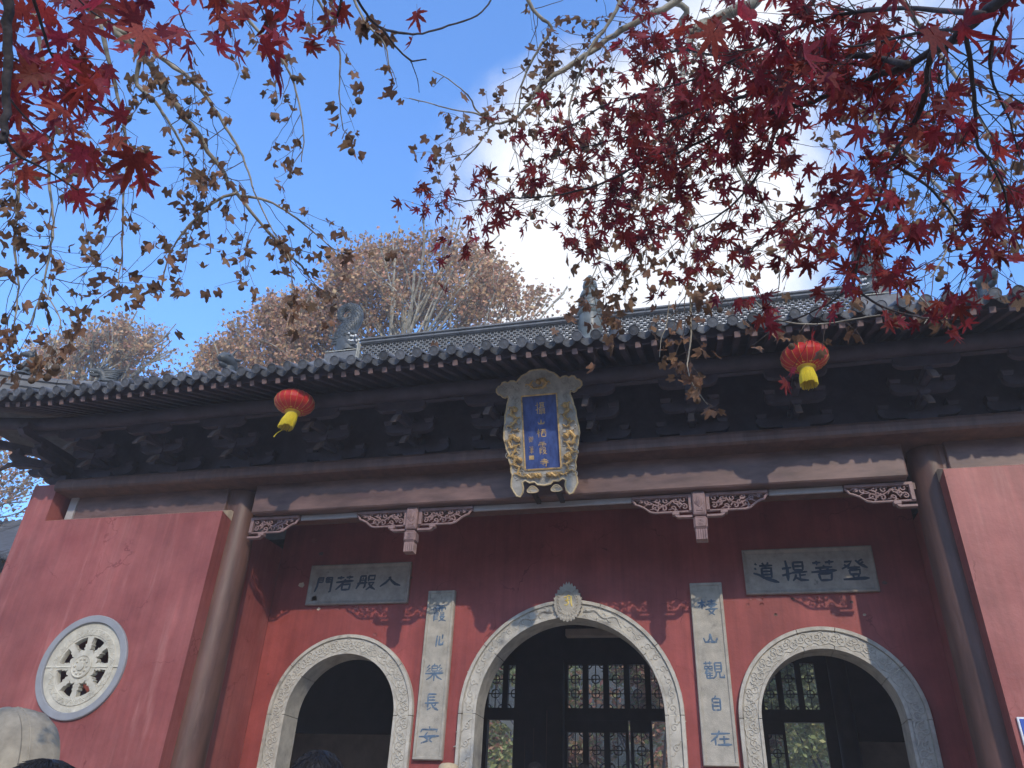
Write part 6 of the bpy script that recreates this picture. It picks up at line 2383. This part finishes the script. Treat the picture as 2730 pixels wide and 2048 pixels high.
q11 = T.limb(A([(1585, 277), (1520, 330), (1440, 390), (1350, 420), (1260, 440)], 3.0, 3.5), .006, .002, 6)
T.spray(q11, .03, .24, .0016, .58, MS, .15, t0=.0)
for x, y, d in ((2050, 20, 1.05), (1990, 40, 1.15), (1640, 60, 1.05), (1560, 40, 1.2), (1720, 100, 1.2), (1440, 90, 1.8), (2190, 40, 1.2), (2195, 230, 1.5), (2060, 220, 1.3), (2160, 440, 1.5), (1660, 690, 2.5), (1640, 700, 2.5), (1650, 672, 2.5), (1930, 690, 2.6), (1905, 660, 2.5), (2035, 680, 2.6), (2080, 685, 2.6), (1870, 620, 2.6)):
    T.leaf(AT(x, y, d), MS * 1.0, .3, face=-FWD)
T.finish(300)

# --- red maple, left (nearest the camera)
T = Tree('maple_tree', (-1.6, -10.4, 0), 'red maple whose large near leaves fill the upper left corner', 'barkdark', MAPLE, 47, 'red maples overhanging the forecourt')
T.limb([(-1.6, -10.4, 0), (-1.5, -10.3, 1.3), (-1.2, -10.1, 2.6), (-.9, -9.9, 3.8)], .10, .05, 12, 'trunk')
u1 = T.limb([(-1.2, -10.1, 2.6), AT(-260, -330, 1.5), AT(-60, -160, 1.3)] + A([(10, -20), (15, 68), (17, 137), (15, 205), (10, 273), (2, 310)], 1.25, 1.2), .008, .0045, 8)
u2 = T.limb(A([(60, -40), (89, 51), (102, 96), (120, 130), (157, 171), (202, 212), (239, 243)], 1.3, 1.5), .0025, .0012, 6)
u3 = T.limb(A([(8, 285), (34, 331), (102, 369), (164, 407), (212, 427)], 1.2, 1.6), .0025, .001, 6)
u4 = T.limb(A([(700, -60), (735, -10), (728, 35)], 1.4, 1.4), .003, .002, 6)
u5 = T.limb(A([(745, -60), (773, 0), (797, 38), (825, 61), (872, 72), (913, 72), (968, 56), (1030, 34), (1060, 0), (1080, -40)], 2.6, 3.2), .005, .003, 6)
u6 = T.limb(A([(825, 61), (852, 99), (886, 130), (900, 131), (921, 128)], 2.6, 2.6), .004, .002, 6)
u7 = T.limb(A([(886, 130), (894, 150), (902, 175), (905, 200)], 2.6, 2.6), .002, .001, 5)
for P_ in (u2, u3):
    T.spray(P_, .12, .12, .001, .25, .07, .1, depth=0)
for (x, y, sz) in ((250, 60, 250), (450, 90, 250), (150, 280, 250), (230, 380, 250), (60, 470, 200), (130, 520, 150), (250, 580, 170), (440, 350, 140), (450, 560, 200), (480, 700, 160), (590, 240, 160), (720, 40, 130), (720, 430, 120), (620, 520, 130),
                   (950, 100, 270), (1170, 190, 210), (920, 240, 140), (760, 600, 230), (860, 800, 160), (440, 1060, 190), (680, 840, 190), (920, 960, 190), (870, 1090, 170), (130, 850, 190), (230, 890, 130), (1280, 20, 150), (1520, 20, 160), (1550, 150, 190),
                   (1700, 340, 290), (1810, 200, 260), (1750, 50, 230), (2080, 60, 210), (640, 1280, 90), (350, 200, 200), (80, 200, 220), (330, 20, 240), (520, 20, 200), (170, 150, 220), (20, 600, 180), (60, 720, 180), (180, 690, 160), (1000, 20, 200), (1650, 100, 180), (380, 480, 120), (2010, 20, 150)):
    dist = min(2.2, max(1.0, .078 * 2064 / (sz * .422 * .92)))
    T.leaf(AT(x * .3417, (y - 40) * .3417, dist), .060, .55, face=-FWD)
for k in range(120):
    if k < 62: x, y = T.r.uniform(0, 760), T.r.uniform(-30, 100) * (1 if k % 3 else 1.3)
    else: x, y = T.r.uniform(0, 330) * T.r.uniform(.4, 1), T.r.uniform(90, 400)
    T.leaf(AT(x, y, T.r.uniform(1.2, 2.4)), T.r.uniform(.034, .050), .5, face=-FWD * T.r.uniform(.3, 1))
for l_ in ([(120, -60), (190, 20), (260, 60), (330, 110)], [(330, -60), (380, 10), (400, 60), (440, 120)], [(520, -60), (560, 10), (580, 70), (570, 120)], [(15, 120), (90, 160), (150, 210), (190, 280)], [(640, -60), (610, 0), (560, 40)], [(10, 200), (60, 260), (110, 300), (140, 360)]):
    T.limb(A(l_, 1.6, 1.9), .0022, .0009, 5)
T.leaf(AT(900, 10, 2.6), .06, .8, face=-FWD)
T.leaf(AT(895, 70, 2.6), .045, .3)
T.finish(300)


LEAF_AT = ['below the left end of the ridge', 'above the left lantern', 'left of the name board', 'above the right half of the name board', 'just right of the name board', 'midway between name board and right lantern', 'left of the right lantern',
           'above the right lantern', 'right of the right lantern', 'below the right end of the ridge', 'near the horned beast on the left']
for k, (x, dy, dz) in enumerate(((-4.2, -.05, .02), (-3.05, -.1, .0), (-.95, -.05, .02), (.35, -.1, -.01), (.72, -.06, .03), (1.35, -.1, .0), (2.05, -.05, .02), (2.9, -.12, .0), (3.6, -.08, .02), (4.25, -.1, .0), (-5.4, -.06, .02))):
    o = link('fallen_leaf', PLANE[k % 8], None, (x, -2.66 + dy, 5.955 + dz), (rnd.uniform(-1.9, -1.0), rnd.uniform(-.6, .6), rnd.uniform(-3, 3)), (.085, .085, .085))
    tag(o, 'curled brown leaf caught on the eave tiles ' + LEAF_AT[k], 'leaf', 'fallen leaves caught on the eave tiles')


# ------------------------------------------------------------------ trees beyond the roof
def far_tree(name, x, y, zc, rx, ry, rz, seed, label, nleaf, lsize=.12, group='plane trees behind the gate', limbs=34):
    """plane tree with a fan of forking limbs filling a rounded, lumpy crown"""
    r = random.Random(seed)
    root = empty(name, (x, y, 0), label, 'tree', group)
    zb = zc - rz
    tb = MB()
    tb.tube([(x, y, 0), (x + .2, y, zb * .5), (x - .1, y + .1, zb), (x + .1, y, zc - rz * .3), (x, y, zc + rz * .55)], [.34, .28, .20, .12, .03], 10)
    tb.build('trunk', M['bark'], root, True)
    br = MB()
    tips = []
    ph = [r.uniform(0, 6.28) for _ in range(4)]

    def out(p):
        u, v, w_ = (p.x - x) / rx, (p.y - y) / ry, (p.z - zc) / rz
        a = math.atan2(w_, u)
        lump = 1 + .10 * math.sin(4 * a + ph[0]) + .07 * math.sin(9 * a + ph[1] + 2 * v)
        return u * u + v * v + w_ * w_ > lump * lump

    def grow(p, d, L, rad, lev):
        n = 6
        pts = [p.copy()]
        for i in range(n):
            d = (d + Vector((r.uniform(-1, 1), r.uniform(-1, 1), r.uniform(-.5, .8))) * .20).normalized()
            p = p + d * L / n
            pts.append(p.copy())
            if lev <= 1: tips.append(p.copy())
            if out(p):
                tips.append(p.copy())
                break
            if lev > 0 and i >= 1:
                for _ in range(2):
                    if r.random() < .62:
                        dd = (d + Vector((r.uniform(-1, 1), r.uniform(-1, 1), r.uniform(-.4, .9))) * .85).normalized()
                        grow(p, dd, L * r.uniform(.34, .55), rad * .5, lev - 1)
        br.tube(pts, [rad * (1 - .65 * i / n) for i in range(len(pts))], 5 if lev > 1 else 3, cap=False)
    for k in range(limbs):
        a = k * 2.4 + r.uniform(-.3, .3)
        t = (k + .5) / limbs
        z = zb + (2 * rz) * (.02 + .70 * t)
        d = Vector((math.cos(a), math.sin(a) * ry / rx, r.uniform(.35, 1.1) + .8 * t)).normalized()
        grow(Vector((x, y, z)), d, rx * 1.25, .07 - .03 * t, 3)
    tag(br.build('branches', M['bark'], root), kind='stuff')
    lf = MB()
    vv, ff = [], []
    for i in range(nleaf):
        p = r.choice(tips) + Vector((r.gauss(0, .20), r.gauss(0, .20), r.gauss(-.05, .20)))
        s_ = lsize * r.uniform(.5, 1.3)
        u = Vector((r.uniform(-1, 1), r.uniform(-1, 1), r.uniform(-1, 1))).normalized()
        w_ = u.orthogonal().normalized()
        w_ = (w_ * math.cos(i) + u.cross(w_) * math.sin(i))
        nn_ = u.cross(w_)
        b0 = len(vv)
        vv += [p - u * s_ * .5, p + w_ * s_ * .48 - u * s_ * .1 + nn_ * s_ * .15, p + w_ * s_ * .2 + u * s_ * .2, p + u * s_ * .55, p - w_ * s_ * .2 + u * s_ * .2, p - w_ * s_ * .48 - u * s_ * .1 + nn_ * s_ * .18]
        ff += [(b0, b0 + 1, b0 + 2), (b0, b0 + 2, b0 + 3), (b0, b0 + 3, b0 + 4), (b0, b0 + 4, b0 + 5)]
    lf.v = [tuple(v) for v in vv]
    lf.f = ff
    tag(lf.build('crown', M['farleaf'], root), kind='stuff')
    return root


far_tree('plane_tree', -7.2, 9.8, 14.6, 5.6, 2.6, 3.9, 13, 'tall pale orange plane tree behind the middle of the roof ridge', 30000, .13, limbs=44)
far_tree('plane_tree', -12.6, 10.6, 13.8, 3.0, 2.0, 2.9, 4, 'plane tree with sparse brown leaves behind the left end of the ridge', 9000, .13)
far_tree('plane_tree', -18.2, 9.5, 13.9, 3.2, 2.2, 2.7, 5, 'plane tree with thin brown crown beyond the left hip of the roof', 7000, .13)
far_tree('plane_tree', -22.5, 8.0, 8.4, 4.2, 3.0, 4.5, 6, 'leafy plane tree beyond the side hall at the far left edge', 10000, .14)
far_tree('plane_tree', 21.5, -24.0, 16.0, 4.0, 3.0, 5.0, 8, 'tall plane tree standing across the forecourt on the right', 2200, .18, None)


def bush(name, x, y, w_, H, z0, seed, label, mat_, n, ls, mix=None, cat='tree'):
    r = random.Random(seed)
    root = empty(name, (x, y, 0), label, cat)
    tb = MB()
    for k in range(5):
        a = 2 * math.pi * k / 5
        tb.tube([(x, y, 0), (x + .2 * math.cos(a), y + .2 * math.sin(a), H * .3), (x + w_ * .3 * math.cos(a), y + w_ * .3 * math.sin(a), H * .7)], [.09, .07, .02], 6)
    tb.build('trunk', M['barkdark'], root)
    cl = [(Vector((x + r.uniform(-1, 1) * w_ * .5, y + r.uniform(-1, 1) * w_ * .4, z0 + (H - z0) * r.random())), r.uniform(.35, .9)) for _ in range(60)]
    for mname, cnt in ((mat_, n), (mix, n // 3)):
        if mname is None: continue
        vv, ff = [], []
        for i in range(cnt):
            c, rad = r.choice(cl)
            p = c + Vector((r.gauss(0, 1), r.gauss(0, 1), r.gauss(0, .8))).normalized() * rad * r.uniform(.5, 1.05)
            s_ = ls * r.uniform(.6, 1.3)
            u = Vector((r.uniform(-1, 1), r.uniform(-1, 1), r.uniform(-.9, .5))).normalized()
            w2 = u.orthogonal().normalized()
            w2 = w2 * math.cos(i) + u.cross(w2) * math.sin(i)
            b0 = len(vv)
            vv += [p - u * s_ * .5, p + w2 * s_ * .2, p + u * s_ * .5, p - w2 * s_ * .2]
            ff += [(b0, b0 + 1, b0 + 2, b0 + 3)]
        b = MB()
        b.v = [tuple(v) for v in vv]
        b.f = ff
        tag(b.build('crown', M[mname], root), kind='stuff')


bush('osmanthus_tree', -6.2, 17.5, 7.0, 7.2, 1.0, 1, 'dense green tree seen through the open door in the middle arch', 'bushleaf', 16000, .24, 'redbush')
bush('maple_tree', -0.6, 20.0, 8.0, 9.5, 1.5, 2, 'red and green autumn tree seen through the door lattice', 'redbush', 14000, .26, 'bushleaf')
bush('osmanthus_tree', 5.2, 18.5, 6.0, 8.0, 1.0, 3, 'yellow green tree seen through the right arched doorway', 'bushleaf', 16000, .24, 'bushleaf')
bush('osmanthus_tree', -5.2, 28.0, 18.0, 12.0, 1.0, 4, 'dark evergreen trees far behind the courtyard left', 'bushleaf', 14000, .5)
bush('osmanthus_tree', 6.2, 29.0, 16.0, 12.5, 1.0, 5, 'dark evergreen trees far behind the courtyard right', 'bushleaf', 14000, .5)


# ------------------------------------------------------------------ thin mist over the far trees, also added to lift shade like lens glare
hz = MB()
hz.box(-160, 160, -160, 160, -1.5, 34)
hm = bpy.data.materials.new('glare_haze')
hm.use_nodes = True
hm.node_tree.nodes.clear()
ho = nd(hm.node_tree, 'ShaderNodeOutputMaterial')
hv = nd(hm.node_tree, 'ShaderNodeVolumePrincipled')
hv.inputs['Color'].default_value = (0.95, 0.94, 0.96, 1)
hv.inputs['Density'].default_value = 0.0048
hm.node_tree.links.new(hv.outputs[0], ho.inputs['Volume'])
tag(hz.build('glare_haze', hm), kind='stuff')
